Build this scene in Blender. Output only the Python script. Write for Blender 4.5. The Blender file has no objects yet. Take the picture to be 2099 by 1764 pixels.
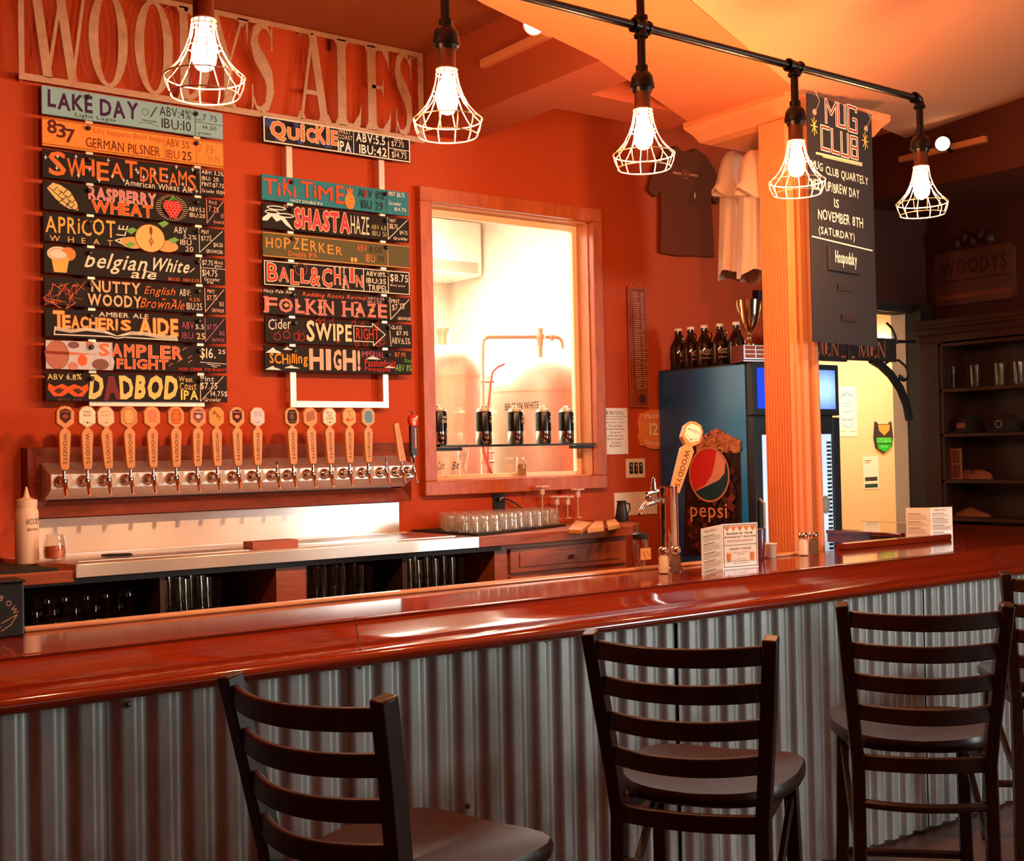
import bpy, bmesh, math, random
from mathutils import Vector, Matrix
random.seed(7)
S = bpy.context.scene
COL = S.collection
PI = math.pi

# ------------------------------------------------------------------ camera
W_PX, H_PX = 2099, 1764
F_PX, YAW, PITCH, ROLL, CAM_Z = 2493.689, 0.637509, 0.019007, -0.021113, 1.53
_f = Vector((math.sin(YAW)*math.cos(PITCH), math.cos(YAW)*math.cos(PITCH), math.sin(PITCH)))
_r0 = Vector((math.cos(YAW), -math.sin(YAW), 0)); _u0 = _r0.cross(_f)
_r = _r0*math.cos(ROLL) + _u0*math.sin(ROLL); _u = _r.cross(_f)
cam_d = bpy.data.cameras.new('camera'); cam = bpy.data.objects.new('camera', cam_d); COL.objects.link(cam)
cam_d.sensor_width = 36; cam_d.lens = F_PX/W_PX*36; cam_d.clip_start = 0.05
m = Matrix((_r, _u, -_f)).transposed().to_4x4(); m.translation = (0, 0, CAM_Z); cam.matrix_world = m
S.camera = cam
def ray(x, y): return _f*F_PX + _r*(x-W_PX/2) - _u*(y-H_PX/2)
def onY(x, y, Y):
    d = ray(x, y); return Vector((0, 0, CAM_Z)) + d*(Y/d.y)
def onX(x, y, X):
    d = ray(x, y); return Vector((0, 0, CAM_Z)) + d*(X/d.x)
def onZ(x, y, Z):
    d = ray(x, y); return Vector((0, 0, CAM_Z)) + d*((Z-CAM_Z)/d.z)

# ------------------------------------------------------------------ view, world, large lights
S.view_settings.view_transform = 'Standard'; S.view_settings.look = 'None'
S.view_settings.gamma = 1.0; S.view_settings.use_curve_mapping = False
S.view_settings.exposure = 0.0
try:
    S.cycles.transparent_max_bounces = 32; S.cycles.max_bounces = 8
    S.cycles.sample_clamp_indirect = 6.0
except Exception: pass
wd = bpy.data.worlds.new('world'); S.world = wd; wd.use_nodes = True
wd.node_tree.nodes['Background'].inputs[0].default_value = (1.0, 0.62, 0.42, 1)
wd.node_tree.nodes['Background'].inputs[1].default_value = 0.03
BULB_COL, BULB_W = (1.0, 0.50, 0.23), 930.0
def area(name, loc, target, sx, sy, power, col):
    l = bpy.data.lights.new(name, 'AREA'); l.shape = 'RECTANGLE'; l.size = sx; l.size_y = sy
    l.energy = power; l.color = col
    o = bpy.data.objects.new(name, l); COL.objects.link(o); o.location = loc
    d = Vector(target)-Vector(loc); o.rotation_euler = d.to_track_quat('-Z', 'Y').to_euler()
    return o
area('front_window_daylight', (2.6, -2.95, 1.75), (2.6, 5, 1.4), 3.4, 1.7, 13, (1.0, 0.83, 0.70))
area('right_side_fill', (6.9, -1.5, 1.9), (4.4, 2.9, 0.9), 1.3, 1.6, 180, (0.88, 1.0, 0.98))  # unseen cool fill placed inside the room to rake the bar front
area('brewery_ceiling_light', (3.3, 6.8, 3.25), (3.3, 6.8, 0), 2.6, 1.4, 220, (1.0, 0.95, 0.85))
area('brewery_side_light', (5.35, 6.3, 2.5), (2.5, 6.6, 1.4), 1.4, 1.4, 110, (1.0, 0.95, 0.86))  # unseen area light by the right wall, aimed across the tanks
area('hallway_ceiling_light', (8.2, 5.75, 2.62), (8.2, 5.75, 0), 1.6, 0.5, 40, (1.0, 0.84, 0.60))

# ------------------------------------------------------------------ materials
def lin(c):
    return tuple(((v/255)/12.92 if v/255 <= .04045 else ((v/255+.055)/1.055)**2.4) for v in c)
_M = {}
def mat(name, col, rough=.6, metal=0, bump=0, bscale=40, emit=0, ecol=None, coat=0, stretch=None, col2=None, cscale=6, spec=.5, rvar=0):
    """principled material; col/col2 in sRGB 0-255, noise-mixed when col2 is given"""
    if name in _M: return _M[name]
    mt = bpy.data.materials.new(name); mt.use_nodes = True; nt = mt.node_tree; n = nt.nodes; L = nt.links
    b = n['Principled BSDF']
    b.inputs['Base Color'].default_value = (*lin(col), 1); b.inputs['Roughness'].default_value = rough
    b.inputs['Metallic'].default_value = metal; b.inputs['Coat Weight'].default_value = coat
    b.inputs['Coat Roughness'].default_value = .06; b.inputs['Specular IOR Level'].default_value = spec
    if emit:
        b.inputs['Emission Color'].default_value = (*(ecol or lin(col)), 1); b.inputs['Emission Strength'].default_value = emit
    if col2 or bump or rvar:
        tc = n.new('ShaderNodeTexCoord'); mp = n.new('ShaderNodeMapping'); L.new(tc.outputs['Object'], mp.inputs[0])
        mp.inputs['Scale'].default_value = stretch or (1, 1, 1)
        if col2:
            nz = n.new('ShaderNodeTexNoise'); nz.inputs['Scale'].default_value = cscale; nz.inputs['Detail'].default_value = 6
            nz.inputs['Roughness'].default_value = .65
            L.new(mp.outputs[0], nz.inputs['Vector'])
            cr = n.new('ShaderNodeValToRGB'); cr.color_ramp.elements[0].position = .32; cr.color_ramp.elements[1].position = .68
            cr.color_ramp.elements[0].color = (*lin(col), 1); cr.color_ramp.elements[1].color = (*lin(col2), 1)
            L.new(nz.outputs['Fac'], cr.inputs[0]); L.new(cr.outputs[0], b.inputs['Base Color'])
            if rvar:
                mr = n.new('ShaderNodeMapRange'); mr.inputs[3].default_value = rough-rvar; mr.inputs[4].default_value = rough+rvar
                mr.inputs[1].default_value = .3; mr.inputs[2].default_value = .7
                L.new(nz.outputs['Fac'], mr.inputs[0]); L.new(mr.outputs[0], b.inputs['Roughness'])
        if bump:
            nb = n.new('ShaderNodeTexNoise'); nb.inputs['Scale'].default_value = bscale; nb.inputs['Detail'].default_value = 4
            L.new(mp.outputs[0], nb.inputs['Vector'])
            bp = n.new('ShaderNodeBump'); bp.inputs['Strength'].default_value = bump; bp.inputs['Distance'].default_value = .004
            L.new(nb.outputs['Fac'], bp.inputs['Height']); L.new(bp.outputs[0], b.inputs['Normal'])
    _M[name] = mt; return mt
def glass(name, tint=(1, 1, 1), dens=.10, rough=.03, edge=.75, body=0):
    """thin clear glass: mostly see-through, reflecting more at grazing angles"""
    if name in _M: return _M[name]
    mt = bpy.data.materials.new(name); mt.use_nodes = True; nt = mt.node_tree; n = nt.nodes; L = nt.links
    n.remove(n['Principled BSDF']); out = n['Material Output']
    tr = n.new('ShaderNodeBsdfTransparent'); tr.inputs[0].default_value = (*tint, 1)
    gl = n.new('ShaderNodeBsdfGlossy'); gl.inputs['Roughness'].default_value = rough; gl.inputs[0].default_value = (1, 1, 1, 1)
    lw = n.new('ShaderNodeLayerWeight'); lw.inputs[0].default_value = .35
    mr = n.new('ShaderNodeMapRange'); mr.inputs[3].default_value = dens*.5; mr.inputs[4].default_value = edge
    L.new(lw.outputs['Facing'], mr.inputs[0])
    mx = n.new('ShaderNodeMixShader'); L.new(mr.outputs[0], mx.inputs[0]); L.new(tr.outputs[0], mx.inputs[1]); L.new(gl.outputs[0], mx.inputs[2])
    if body:
        df = n.new('ShaderNodeBsdfDiffuse'); df.inputs[0].default_value = (.95, .93, .9, 1); m2 = n.new('ShaderNodeMixShader'); m2.inputs[0].default_value = body
        L.new(mx.outputs[0], m2.inputs[1]); L.new(df.outputs[0], m2.inputs[2]); mx = m2
    L.new(mx.outputs[0], out.inputs[0]); _M[name] = mt; return mt
def paint(c): return mat('paint_%d_%d_%d' % tuple(c), c, .75, spec=.3)

WALL = mat('orange_red_wall_paint', (184, 68, 25), .7, bump=.25, bscale=90, spec=.25)
CEIL = mat('tan_orange_ceiling_paint', (226, 124, 74), .8, bump=.35, bscale=60, spec=.2)
CEIL2 = mat('brown_textured_ceiling', (150, 76, 42), .8, bump=.5, bscale=25, spec=.2)
SOFF = mat('orange_soffit_paint', (176, 80, 44), .75, bump=.2, bscale=80, spec=.2)
DARKWALL = mat('dark_brown_wall', (66, 30, 20), .75, spec=.2)
TRIMWOOD = mat('stained_window_wood', (168, 74, 28), .42, bump=.15, stretch=(6, 6, 1.2), col2=(198, 98, 42), cscale=5)
TAPWOOD = mat('red_brown_tap_wood', (108, 40, 24), .38, bump=.12, stretch=(1.5, 8, 10), col2=(146, 62, 38), cscale=4)
COUNTW = mat('counter_front_wood', (138, 60, 22), .45, bump=.1, stretch=(1.2, 8, 9), col2=(174, 84, 34), cscale=4)
CABIN = mat('cabinet_interior_brown', (58, 30, 20), .6)
BARW = mat('lacquered_mahogany', (98, 26, 8), .10, stretch=(.6, 9, 9), col2=(126, 40, 13), cscale=3)
STOOLW = mat('dark_walnut_stool', (36, 17, 11), .36, bump=.05, stretch=(5, 5, 1), col2=(52, 25, 15), cscale=6, spec=.28)
GALV = mat('galvanised_corrugated_steel', (196, 194, 190), .38, .62, stretch=(2.2, 2.2, .8), col2=(150, 142, 136), cscale=5, rvar=.1)
STEEL = mat('brushed_stainless', (236, 228, 220), .34, 1)
_b = STEEL.node_tree.nodes['Principled BSDF']; _b.inputs['Anisotropic'].default_value = .85; _b.inputs['Anisotropic Rotation'].default_value = .25
STEEL2 = mat('satin_stainless_sheet', (240, 232, 224), .42, .75)
CHROME = mat('chrome', (230, 222, 212), .09, 1)
GOLD = mat('polished_gold_silver', (236, 208, 160), .14, 1)
ALU = mat('aluminium_strip', (226, 206, 184), .4, .6)
SIGNM = mat('rubbed_sign_metal', (236, 206, 172), .36, .6, stretch=(1, 1, 1), col2=(186, 140, 108), cscale=7, rvar=.1)
IRON = mat('black_iron_pipe', (40, 32, 28), .34, .85)
BRONZE = mat('bronze_socket', (96, 56, 36), .38, .8)
CAGE = mat('pale_wire', (226, 196, 158), .35, .5)
BLACK = mat('black_plastic', (22, 20, 20), .45)
BLACKM = mat('matt_black_metal', (20, 17, 16), .5)
RUBBER = mat('black_rubber_mat', (24, 20, 19), .75, bump=.6, bscale=160)
BOARDBK = mat('chalkboard_brown_black', (36, 27, 24), .6)
HANDW = mat('light_maple', (222, 158, 92), .45, bump=.04, stretch=(8, 8, 1), col2=(206, 136, 74), cscale=6)
CREAM = mat('cream_column_paint', (224, 136, 82), .5, spec=.3)
CONC = mat('floor_brown', (66, 38, 28), .55, bump=.1, col2=(86, 50, 36), cscale=3)
GLASS = glass('clear_glass', (.98, .97, .95), .08, .03, .5)
PANE = glass('window_glass', (.98, .98, .97), .04, .01)
GLASSD = glass('dim_glass', (.95, .92, .88), .04, .06, .2)
GLASSB = glass('bright_glass', (.98, .96, .93), .14, .04, .8, .07)  # a little white diffuse mixed in, standing in for the glasses' sparkle
YELLOW = mat('hall_cream_wall', (244, 206, 160), .8)
BREWWALL = mat('brewery_white_wall', (240, 232, 214), .8)
TANK = mat('tank_steel', (226, 212, 190), .36, .45)
SHIRT = mat('cream_cotton', (226, 184, 156), .9, bump=.3, bscale=300, spec=.1)
SHIRTD = mat('brown_cotton', (108, 54, 32), .95, bump=.3, bscale=300, spec=.1)
PAPER = mat('white_paper', (244, 236, 224), .8)
DARKW = mat('dark_hutch_wood', (48, 21, 12), .5, stretch=(6, 6, 1), col2=(64, 29, 17), cscale=4, spec=.3)
AMBER = mat('amber_bottle_glass', (30, 14, 8), .08, coat=.5)

# ------------------------------------------------------------------ mesh helpers
class MB:
    def __init__(s): s.v = []; s.f = []; s.mi = []; s.T = None
    def add(s, vs, fs, mi=0):
        b = len(s.v)
        s.v += [tuple(s.T @ Vector(p)) if s.T else tuple(p) for p in vs]
        s.f += [tuple(b+i for i in f) for f in fs]; s.mi += [mi]*len(fs); return s
    def box(s, a, b, mi=0):
        x0, y0, z0 = a; x1, y1, z1 = b
        return s.add([(x0,y0,z0),(x1,y0,z0),(x1,y1,z0),(x0,y1,z0),(x0,y0,z1),(x1,y0,z1),(x1,y1,z1),(x0,y1,z1)],
              [(0,3,2,1),(4,5,6,7),(0,1,5,4),(1,2,6,5),(2,3,7,6),(3,0,4,7)], mi)
    def prism(s, poly, axis, a, b, mi=0):
        """poly: 2-D points; axis x: (y,z), y: (x,z), z: (x,y)"""
        n = len(poly)
        def P(p, t): return (t, p[0], p[1]) if axis == 'x' else (p[0], t, p[1]) if axis == 'y' else (p[0], p[1], t)
        return s.add([P(p, a) for p in poly]+[P(p, b) for p in poly],
              [tuple(range(n)), tuple(range(2*n-1, n-1, -1))]+[(i, (i+1) % n, n+(i+1) % n, n+i) for i in range(n)], mi)
    def lathe(s, prof, n=16, c=(0, 0, 0), axis='z', mi=0, cap=True):
        vs = []
        for r, z in prof:
            for k in range(n):
                a = 2*PI*k/n; p = (r*math.cos(a), r*math.sin(a), z)
                if axis == 'y': p = (p[0], p[2], p[1])
                elif axis == 'x': p = (p[2], p[0], p[1])
                vs.append((c[0]+p[0], c[1]+p[1], c[2]+p[2]))
        fs = [(i*n+k, i*n+(k+1) % n, (i+1)*n+(k+1) % n, (i+1)*n+k) for i in range(len(prof)-1) for k in range(n)]
        if cap: fs += [tuple(range(n-1, -1, -1)), tuple((len(prof)-1)*n+k for k in range(n))]
        return s.add(vs, fs, mi)
    def tube(s, path, r, n=8, closed=False, mi=0):
        P = [Vector(p) for p in path]; N = len(P); vs = []; up = None
        R = r if isinstance(r, (list, tuple)) else [r]*N
        for i in range(N):
            if closed: t = P[(i+1) % N]-P[i-1]
            else: t = P[min(i+1, N-1)]-P[max(i-1, 0)]
            t.normalize()
            if up is None: up = Vector((0, 0, 1)) if abs(t.z) < .9 else Vector((0, 1, 0))
            a = (up-t*up.dot(t)).normalized(); b = t.cross(a); up = a
            for k in range(n):
                q = 2*PI*(k+.5)/n; vs.append(tuple(P[i]+(a*math.cos(q)+b*math.sin(q))*R[i]))
        M_ = N if closed else N-1
        fs = [(i*n+k, i*n+(k+1) % n, ((i+1) % N)*n+(k+1) % n, ((i+1) % N)*n+k) for i in range(M_) for k in range(n)]
        if not closed: fs += [tuple(range(n-1, -1, -1)), tuple((N-1)*n+k for k in range(n))]
        return s.add(vs, fs, mi)
    def bar(s, path, w, h, side=None, mi=0):
        """rectangular bar along a path; w along `side` (default horizontal), h across"""
        P = [Vector(p) for p in path]; N = len(P); vs = []
        for i in range(N):
            t = (P[min(i+1, N-1)]-P[max(i-1, 0)]).normalized()
            sd = Vector(side) if side else t.cross(Vector((0, 0, 1)))
            sd = (sd-t*sd.dot(t)).normalized(); up = t.cross(sd)
            for a, b in ((-1, -1), (1, -1), (1, 1), (-1, 1)): vs.append(tuple(P[i]+sd*(a*w/2)+up*(b*h/2)))
        fs = [(i*4+k, i*4+(k+1) % 4, i*4+4+(k+1) % 4, i*4+4+k) for i in range(N-1) for k in range(4)]
        fs += [(3, 2, 1, 0), (N*4-4, N*4-3, N*4-2, N*4-1)]
        return s.add(vs, fs, mi)
    def build(s, name, mats, parent=None, smooth=35, bevel=0, loc=None, seg=2):
        me = bpy.data.meshes.new(name); me.from_pydata(s.v, [], s.f); me.update()
        ml = mats if isinstance(mats, (list, tuple)) else [mats]
        for q in ml: me.materials.append(q)
        if len(ml) > 1: me.polygons.foreach_set('material_index', s.mi)
        bm = bmesh.new(); bm.from_mesh(me); bmesh.ops.recalc_face_normals(bm, faces=bm.faces); bm.to_mesh(me); bm.free()
        if smooth:
            me.polygons.foreach_set('use_smooth', [True]*len(me.polygons)); me.set_sharp_from_angle(angle=math.radians(smooth))
        o = bpy.data.objects.new(name, me); COL.objects.link(o)
        if loc is not None: o.location = loc
        if parent: o.parent = parent
        if bevel:
            bv = o.modifiers.new('edge', 'BEVEL'); bv.width = bevel; bv.segments = seg; bv.limit_method = 'ANGLE'; bv.angle_limit = math.radians(40)
        return o
def tag(o, label, cat, group=None, kind=None):
    o['label'] = label; o['category'] = cat
    if group: o['group'] = group
    if kind: o['kind'] = kind
    return o
def thing(name, label, cat, loc=(0, 0, 0), rz=0, group=None):
    o = bpy.data.objects.new(name, None); COL.objects.link(o); o.empty_display_size = .05
    o.location = loc; o.rotation_euler = (0, 0, rz); return tag(o, label, cat, group)
def struct(o): o['kind'] = 'structure'; return o
def kids(o): return [c for c in bpy.data.objects if c.parent == o]
def dup(root, loc, rz=0, label=None, group=None, tree=None):
    r = root.copy(); COL.objects.link(r); r.location = loc; r.rotation_euler = (0, 0, rz)
    if label: r['label'] = label
    if group: r['group'] = group
    for ch, gs in (tree or [(c, kids(c)) for c in kids(root)]):
        c = ch.copy(); COL.objects.link(c); c.parent = r
        for g in gs:
            d = g.copy(); COL.objects.link(d); d.parent = c
    return r

# ------------------------------------------------------------------ lettering
_G = {}
def glyph(ch, bold):
    k = (ch, round(bold, 3))
    if k in _G: return _G[k]
    if bold:                                                   # a heavier stroke: the outline's edges thickened
        V, Fs, w, x0 = glyph(ch, 0); V = list(V); Fs = list(Fs); ec = {}
        for f in Fs:
            for i in range(len(f)): e = tuple(sorted((f[i], f[i-1]))); ec[e] = ec.get(e, 0)+1
        for (i, j), c in ec.items():
            if c != 1: continue
            (ax, ay), (bx, by) = V[i], V[j]; d = math.hypot(bx-ax, by-ay)
            if d < 1e-6: continue
            ux, uy = (bx-ax)/d*bold, (by-ay)/d*bold; b = len(V)
            V += [(ax-ux*.6-uy, ay-uy*.6+ux), (ax-ux*.6+uy, ay-uy*.6-ux), (bx+ux*.6+uy, by+uy*.6-ux), (bx+ux*.6-uy, by+uy*.6+ux)]; Fs.append((b, b+1, b+2, b+3))
        _G[k] = (V, Fs, w, x0); return _G[k]
    cu = bpy.data.curves.new('glyph', 'FONT'); cu.body = ch; cu.resolution_u = 2
    o = bpy.data.objects.new('glyph', cu); me = o.to_mesh()
    vs = [(v.co.x, v.co.y) for v in me.vertices]; fs = [tuple(p.vertices) for p in me.polygons]
    o.to_mesh_clear(); bpy.data.objects.remove(o); bpy.data.curves.remove(cu)
    x0 = min(v[0] for v in vs); w = max(v[0] for v in vs)-x0
    _G[k] = ([(p-x0, q) for p, q in vs], fs, w, x0); return _G[k]
def layout(s, bold=0, gap=.11, jit=0, rnd=None):
    V = []; Fs = []; x = 0
    for ch in s:
        if ch == ' ': x += .34; continue
        vs, fs, w, _ = glyph(ch, bold); b = len(V)
        dy = sc = rt = 0
        if jit and rnd: dy = rnd.uniform(-.06, .06)*jit; sc = rnd.uniform(-.07, .07)*jit; rt = rnd.uniform(-.09, .09)*jit
        V += [(x+a-rt*c, c*(1+sc)+dy+rt*(a-w/2)) for a, c in vs]; Fs += [tuple(b+i for i in f) for f in fs]
        x += w+gap
    return V, Fs
class Flat:
    """paint lying on a surface: 2-D shapes mapped by fn(x, z, lift)"""
    def __init__(s, fn, seed=1): s.fn = fn; s.v = []; s.f = []; s.mi = []; s.mats = []; s.k = 0; s.rnd = random.Random(seed)
    def mid(s, c):
        q = paint(c) if isinstance(c, (tuple, list)) else c
        if q not in s.mats: s.mats.append(q)
        return s.mats.index(q)
    def raw(s, vs, fs, c):
        b = len(s.v); l = .0007+.00016*s.k; s.k += 1
        s.v += [s.fn(x, z, l+4e-6*((i//4) % 38)) for i, (x, z) in enumerate(vs)] if len(fs) > 1 else [s.fn(x, z, l) for x, z in vs]; s.f += [tuple(b+i for i in f) for f in fs]; s.mi += [s.mid(c)]*len(fs)
    def poly(s, pts, c): s.raw(pts, [tuple(range(len(pts)))], c)
    def rect(s, x0, z0, x1, z1, c): s.poly([(x0, z0), (x1, z0), (x1, z1), (x0, z1)], c)
    def ell(s, cx, cz, rx, rz, c, n=18, a0=0, a1=2*PI): s.poly([(cx+rx*math.cos(a0+(a1-a0)*k/n), cz+rz*math.sin(a0+(a1-a0)*k/n)) for k in range(n + (0 if a1-a0 > 6.2 else 1))], c)
    def line(s, pts, w, c, closed=False):
        vs = []; fs = []; n = len(pts)
        for i in range(n if closed else n-1):
            (ax, az), (bx, bz) = pts[i], pts[(i+1) % n]; d = math.hypot(bx-ax, bz-az) or 1e-6
            nx, nz = -(bz-az)/d*w/2, (bx-ax)/d*w/2; ex, ez = (bx-ax)/d*w*.3, (bz-az)/d*w*.3; b = len(vs)
            vs += [(ax+nx-ex, az+nz-ez), (ax-nx-ex, az-nz-ez), (bx-nx+ex, bz-nz+ez), (bx+nx+ex, bz+nz+ez)]; fs.append((b, b+1, b+2, b+3))
        s.raw(vs, fs, c)
    def ring(s, cx, cz, rx, rz, w, c, n=20, a0=0, a1=2*PI):
        s.line([(cx+rx*math.cos(a0+(a1-a0)*k/n), cz+rz*math.sin(a0+(a1-a0)*k/n)) for k in range(n+1)], w, c)
    def text(s, t, x0, z0, x1, z1, c, bold=0, shear=0, jit=0, out=None, ow=.05, slope=0, rot=0, arc=0):
        """fit text t into the box; out: outline colour; slope: baseline rise over the box; rot: quarter turns; arc: upward bow"""
        bold *= .55; st = s.rnd.getstate(); V, Fs = layout(t, bold, .11+bold*1.6, jit, s.rnd)
        bx0 = min(v[0] for v in V); bx1 = max(v[0] for v in V); by0 = min(v[1] for v in V); by1 = max(v[1] for v in V)
        lay = [(V, Fs, c)]
        if out: s.rnd.setstate(st); lay.insert(0, layout(t, bold+ow, .11+bold*1.6, jit, s.rnd)+(out,))
        for V, Fs, col in lay:
            res = []
            for a, b in V:
                u = (a-bx0)/(bx1-bx0); v = (b-by0)/max(by1-by0, 1e-6)
                if rot == -1: u, v = v, 1-u
                elif rot == 1: u, v = 1-v, u
                res.append((x0+u*(x1-x0)+shear*(v-.5)*(z1-z0), z0+v*(z1-z0)+slope*u*(z1-z0)+arc*math.sin(PI*u)*(z1-z0)))
            s.raw(res, Fs, col)
    def build(s, name, parent=None):
        me = bpy.data.meshes.new(name); me.from_pydata(s.v, [], s.f); me.update()
        for q in s.mats: me.materials.append(q)
        me.polygons.foreach_set('material_index', s.mi)
        o = bpy.data.objects.new(name, me); COL.objects.link(o)
        if parent: o.parent = parent
        return o
def onfront(y): return lambda x, z, l: (x, y-l, z)          # a face turned to -Y
def oncyl(r, a0=0): return lambda x, z, l: ((r+l)*math.sin(x/r+a0), -(r+l)*math.cos(x/r+a0), z)

# serif capitals for cut-out signs: convex pieces in a box 1 high
def serif(ch):
    """list of convex polygons (x, y) and the letter's width"""
    P = []
    def q(*p): P.append(list(p))
    def ser(cx, w, y, up, h=.035, sw=.075):
        d = 1 if up else -1                                     # a bracketed foot
        q((cx-w/2-sw, y), (cx+w/2+sw, y), (cx+w/2+sw*.8, y+d*h*.6), (cx+w/2, y+d*h*2.6), (cx-w/2, y+d*h*2.6), (cx-w/2-sw*.8, y+d*h*.6))
    def stem(cx, w, y0=0, y1=1, b=True, t=True):
        q((cx-w/2, y0), (cx+w/2, y0), (cx+w/2, y1), (cx-w/2, y1))
        if b: ser(cx, w, y0, True)
        if t: ser(cx, w, y1, False)
    def diag(x0, y0, x1, y1, w): q((x0-w/2, y0), (x0+w/2, y0), (x1+w/2, y1), (x1-w/2, y1))
    def ring(cx, cy, rx, ry, tx, ty, a0=0, a1=2*PI, n=28):
        for k in range(n):
            a, b = a0+(a1-a0)*k/n, a0+(a1-a0)*(k+1)/n
            q((cx+rx*math.cos(a), cy+ry*math.sin(a)), (cx+rx*math.cos(b), cy+ry*math.sin(b)),
              (cx+(rx-tx)*math.cos(b), cy+(ry-ty)*math.sin(b)), (cx+(rx-tx)*math.cos(a), cy+(ry-ty)*math.sin(a)))
    def sweep(pts, ws):
        N = []
        for i in range(len(pts)):
            a = pts[max(i-1, 0)]; b = pts[min(i+1, len(pts)-1)]; d = math.hypot(b[0]-a[0], b[1]-a[1])
            N.append((-(b[1]-a[1])/d*ws[i]/2, (b[0]-a[0])/d*ws[i]/2))
        for i in range(len(pts)-1):
            (x, y), (X, Y) = pts[i], pts[i+1]; n, m_ = N[i], N[i+1]
            q((x+n[0], y+n[1]), (x-n[0], y-n[1]), (X-m_[0], Y-m_[1]), (X+m_[0], Y+m_[1]))
    def hb(x0, x1, y, t, tip=0):
        q((x0, y-t/2), (x1, y-t/2), (x1, y+t/2), (x0, y+t/2))
        if tip: q((x1-.03, y), (x1+.03, y+tip), (x1+.03, y-.02 if tip > 0 else y+.02), (x1-.10, y))
    w = .8
    if ch == 'W':
        w = 1.15; diag(.35, 0, .12, 1, .17); diag(.35, 0, .58, .78, .06); diag(.80, 0, .55, 1, .17); diag(.80, 0, 1.05, 1, .06)
        ser(.12, .17, 1, False); ser(.55, .17, 1, False); ser(1.05, .06, 1, False)
    elif ch == 'O': w = .86; ring(.43, .5, .41, .5, .20, .04)
    elif ch == 'D':
        w = .84; stem(.18, .19); ring(.2, .5, .62, .5, .20, .045, -PI/2, PI/2, 18)
    elif ch == 'Y':
        w = .82; stem(.41, .18, 0, .48, True, False); diag(.41, .44, .12, 1, .18); diag(.42, .44, .72, 1, .05); ser(.10, .13, 1, False); ser(.72, .05, 1, False)
    elif ch == 'S':
        w = .62; c = [(.54, .86), (.44, .955), (.31, .975), (.17, .9), (.13, .76), (.2, .64), (.34, .53), (.46, .42), (.5, .25), (.42, .08), (.28, .025), (.16, .05), (.08, .16)]
        t = [.035, .04, .07, .14, .18, .21, .22, .21, .18, .12, .07, .04, .035]; sweep(c, t)
        q((.53, .70), (.56, .70), (.57, 1), (.53, .95)); q((.06, .30), (.09, .30), (.09, .05), (.05, 0))
    elif ch == 'A':
        w = .86; diag(.13, 0, .42, 1, .07); diag(.70, 0, .42, 1, .19); hb(.22, .62, .32, .05); ser(.13, .07, 0, True); ser(.71, .19, 0, True)
    elif ch == 'L': w = .68; stem(.2, .20); hb(.2, .62, .02, .04); q((.45, .03), (.64, .03), (.66, .28), (.61, .16))
    elif ch == 'E':
        w = .7; stem(.2, .20); hb(.2, .62, .02, .04); hb(.2, .6, .98, .04); hb(.2, .45, .52, .04)
        q((.45, .03), (.64, .03), (.66, .28), (.61, .16)); q((.45, .97), (.62, .97), (.63, .74), (.59, .85)); q((.43, .52), (.49, .64), (.49, .40))
    elif ch == 'M':
        w = 1.05; stem(.12, .06); stem(.9, .13); diag(.5, 0, .14, 1, .12); diag(.5, 0, .86, 1, .05)
    elif ch == 'N': w = .9; stem(.14, .05); stem(.76, .05); diag(.74, 0, .14, 1, .13)
    elif ch == 'R': w = .82; stem(.18, .13); ring(.24, .74, .34, .26, .12, .04, -PI/2, PI/2, 14); diag(.68, 0, .36, .5, .13); ser(.68, .13, 0, True)
    elif ch == 'I': w = .36; stem(.18, .13)
    elif ch == 'G': w = .86; ring(.43, .5, .4, .5, .14, .035, .7, 2*PI-.5, 24); stem(.72, .12, 0, .42, False, True)
    elif ch == "'": w = .2; q((.06, 1), (.16, 1), (.11, .72)); P.pop(); q((.11, .72), (.16, 1), (.06, 1))
    elif ch == ':': w = .25; ring(.12, .1, .08, .06, .08, .06); ring(.12, .6, .08, .06, .08, .06)
    return P, w

# ================================================================== THE ROOM
def plates(name, m_, boxes, **k):
    b = MB()
    for lo, hi in boxes: b.box(lo, hi)
    return struct(b.build(name, m_, smooth=0, **k))
CEILR = mat('pale_pink_ceiling_paint', (238, 152, 104), .8, bump=.3, bscale=60, spec=.2)
CZ, SZ = 3.49, 3.10                                            # ceiling, soffit underside
plates('floor', CONC, [((-3.2, -3.2, -.1), (9.6, 8.3, 0))])
WX0, WX1, WZ0, WZ1 = 3.215, 4.24, 1.405, 2.765                  # brewery window opening
DX0, DX1, DZ = 5.62, 7.06, 2.42                                 # opening to the hallway
plates('wall_back', WALL, [((-3.2, 5, 0), (WX0, 5.12, CZ)), ((WX1, 5, 0), (DX0, 5.12, CZ)), ((WX0, 5, 0), (WX1, 5.12, WZ0)),
                           ((WX0, 5, WZ1), (WX1, 5.12, CZ))])
plates('wall_back_right', DARKWALL, [((DX0, 5, DZ), (DX1, 5.12, CZ)), ((DX1, 5, 0), (7.4, 5.12, CZ))])  # darker brown over and right of the hallway opening
plates('wall_left', WALL, [((-3.3, -3.2, 0), (-3.2, 5.1, CZ))])
plates('wall_right', DARKWALL, [((7.3, -3.2, 0), (7.4, 5.0, CZ))])
plates('wall_front', mat('front_room_paint', (84, 66, 56), .8), [((-3.2, -3.12, 0), (.9, -3.0, CZ)), ((4.3, -3.12, 0), (5.8, -3.0, CZ)), ((7.3, -3.12, 0), (7.4, -3.0, CZ)),
                                ((.9, -3.12, 0), (4.3, -3.0, .85)), ((.9, -3.12, 2.65), (4.3, -3.0, CZ)), ((5.8, -3.12, 2.65), (7.3, -3.0, CZ)), ((5.8, -3.12, 0), (7.3, -3.0, .6))])
plates('ceiling', CEILR, [((-3.2, -3.1, CZ), (7.4, 5.12, CZ+.1))])
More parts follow.
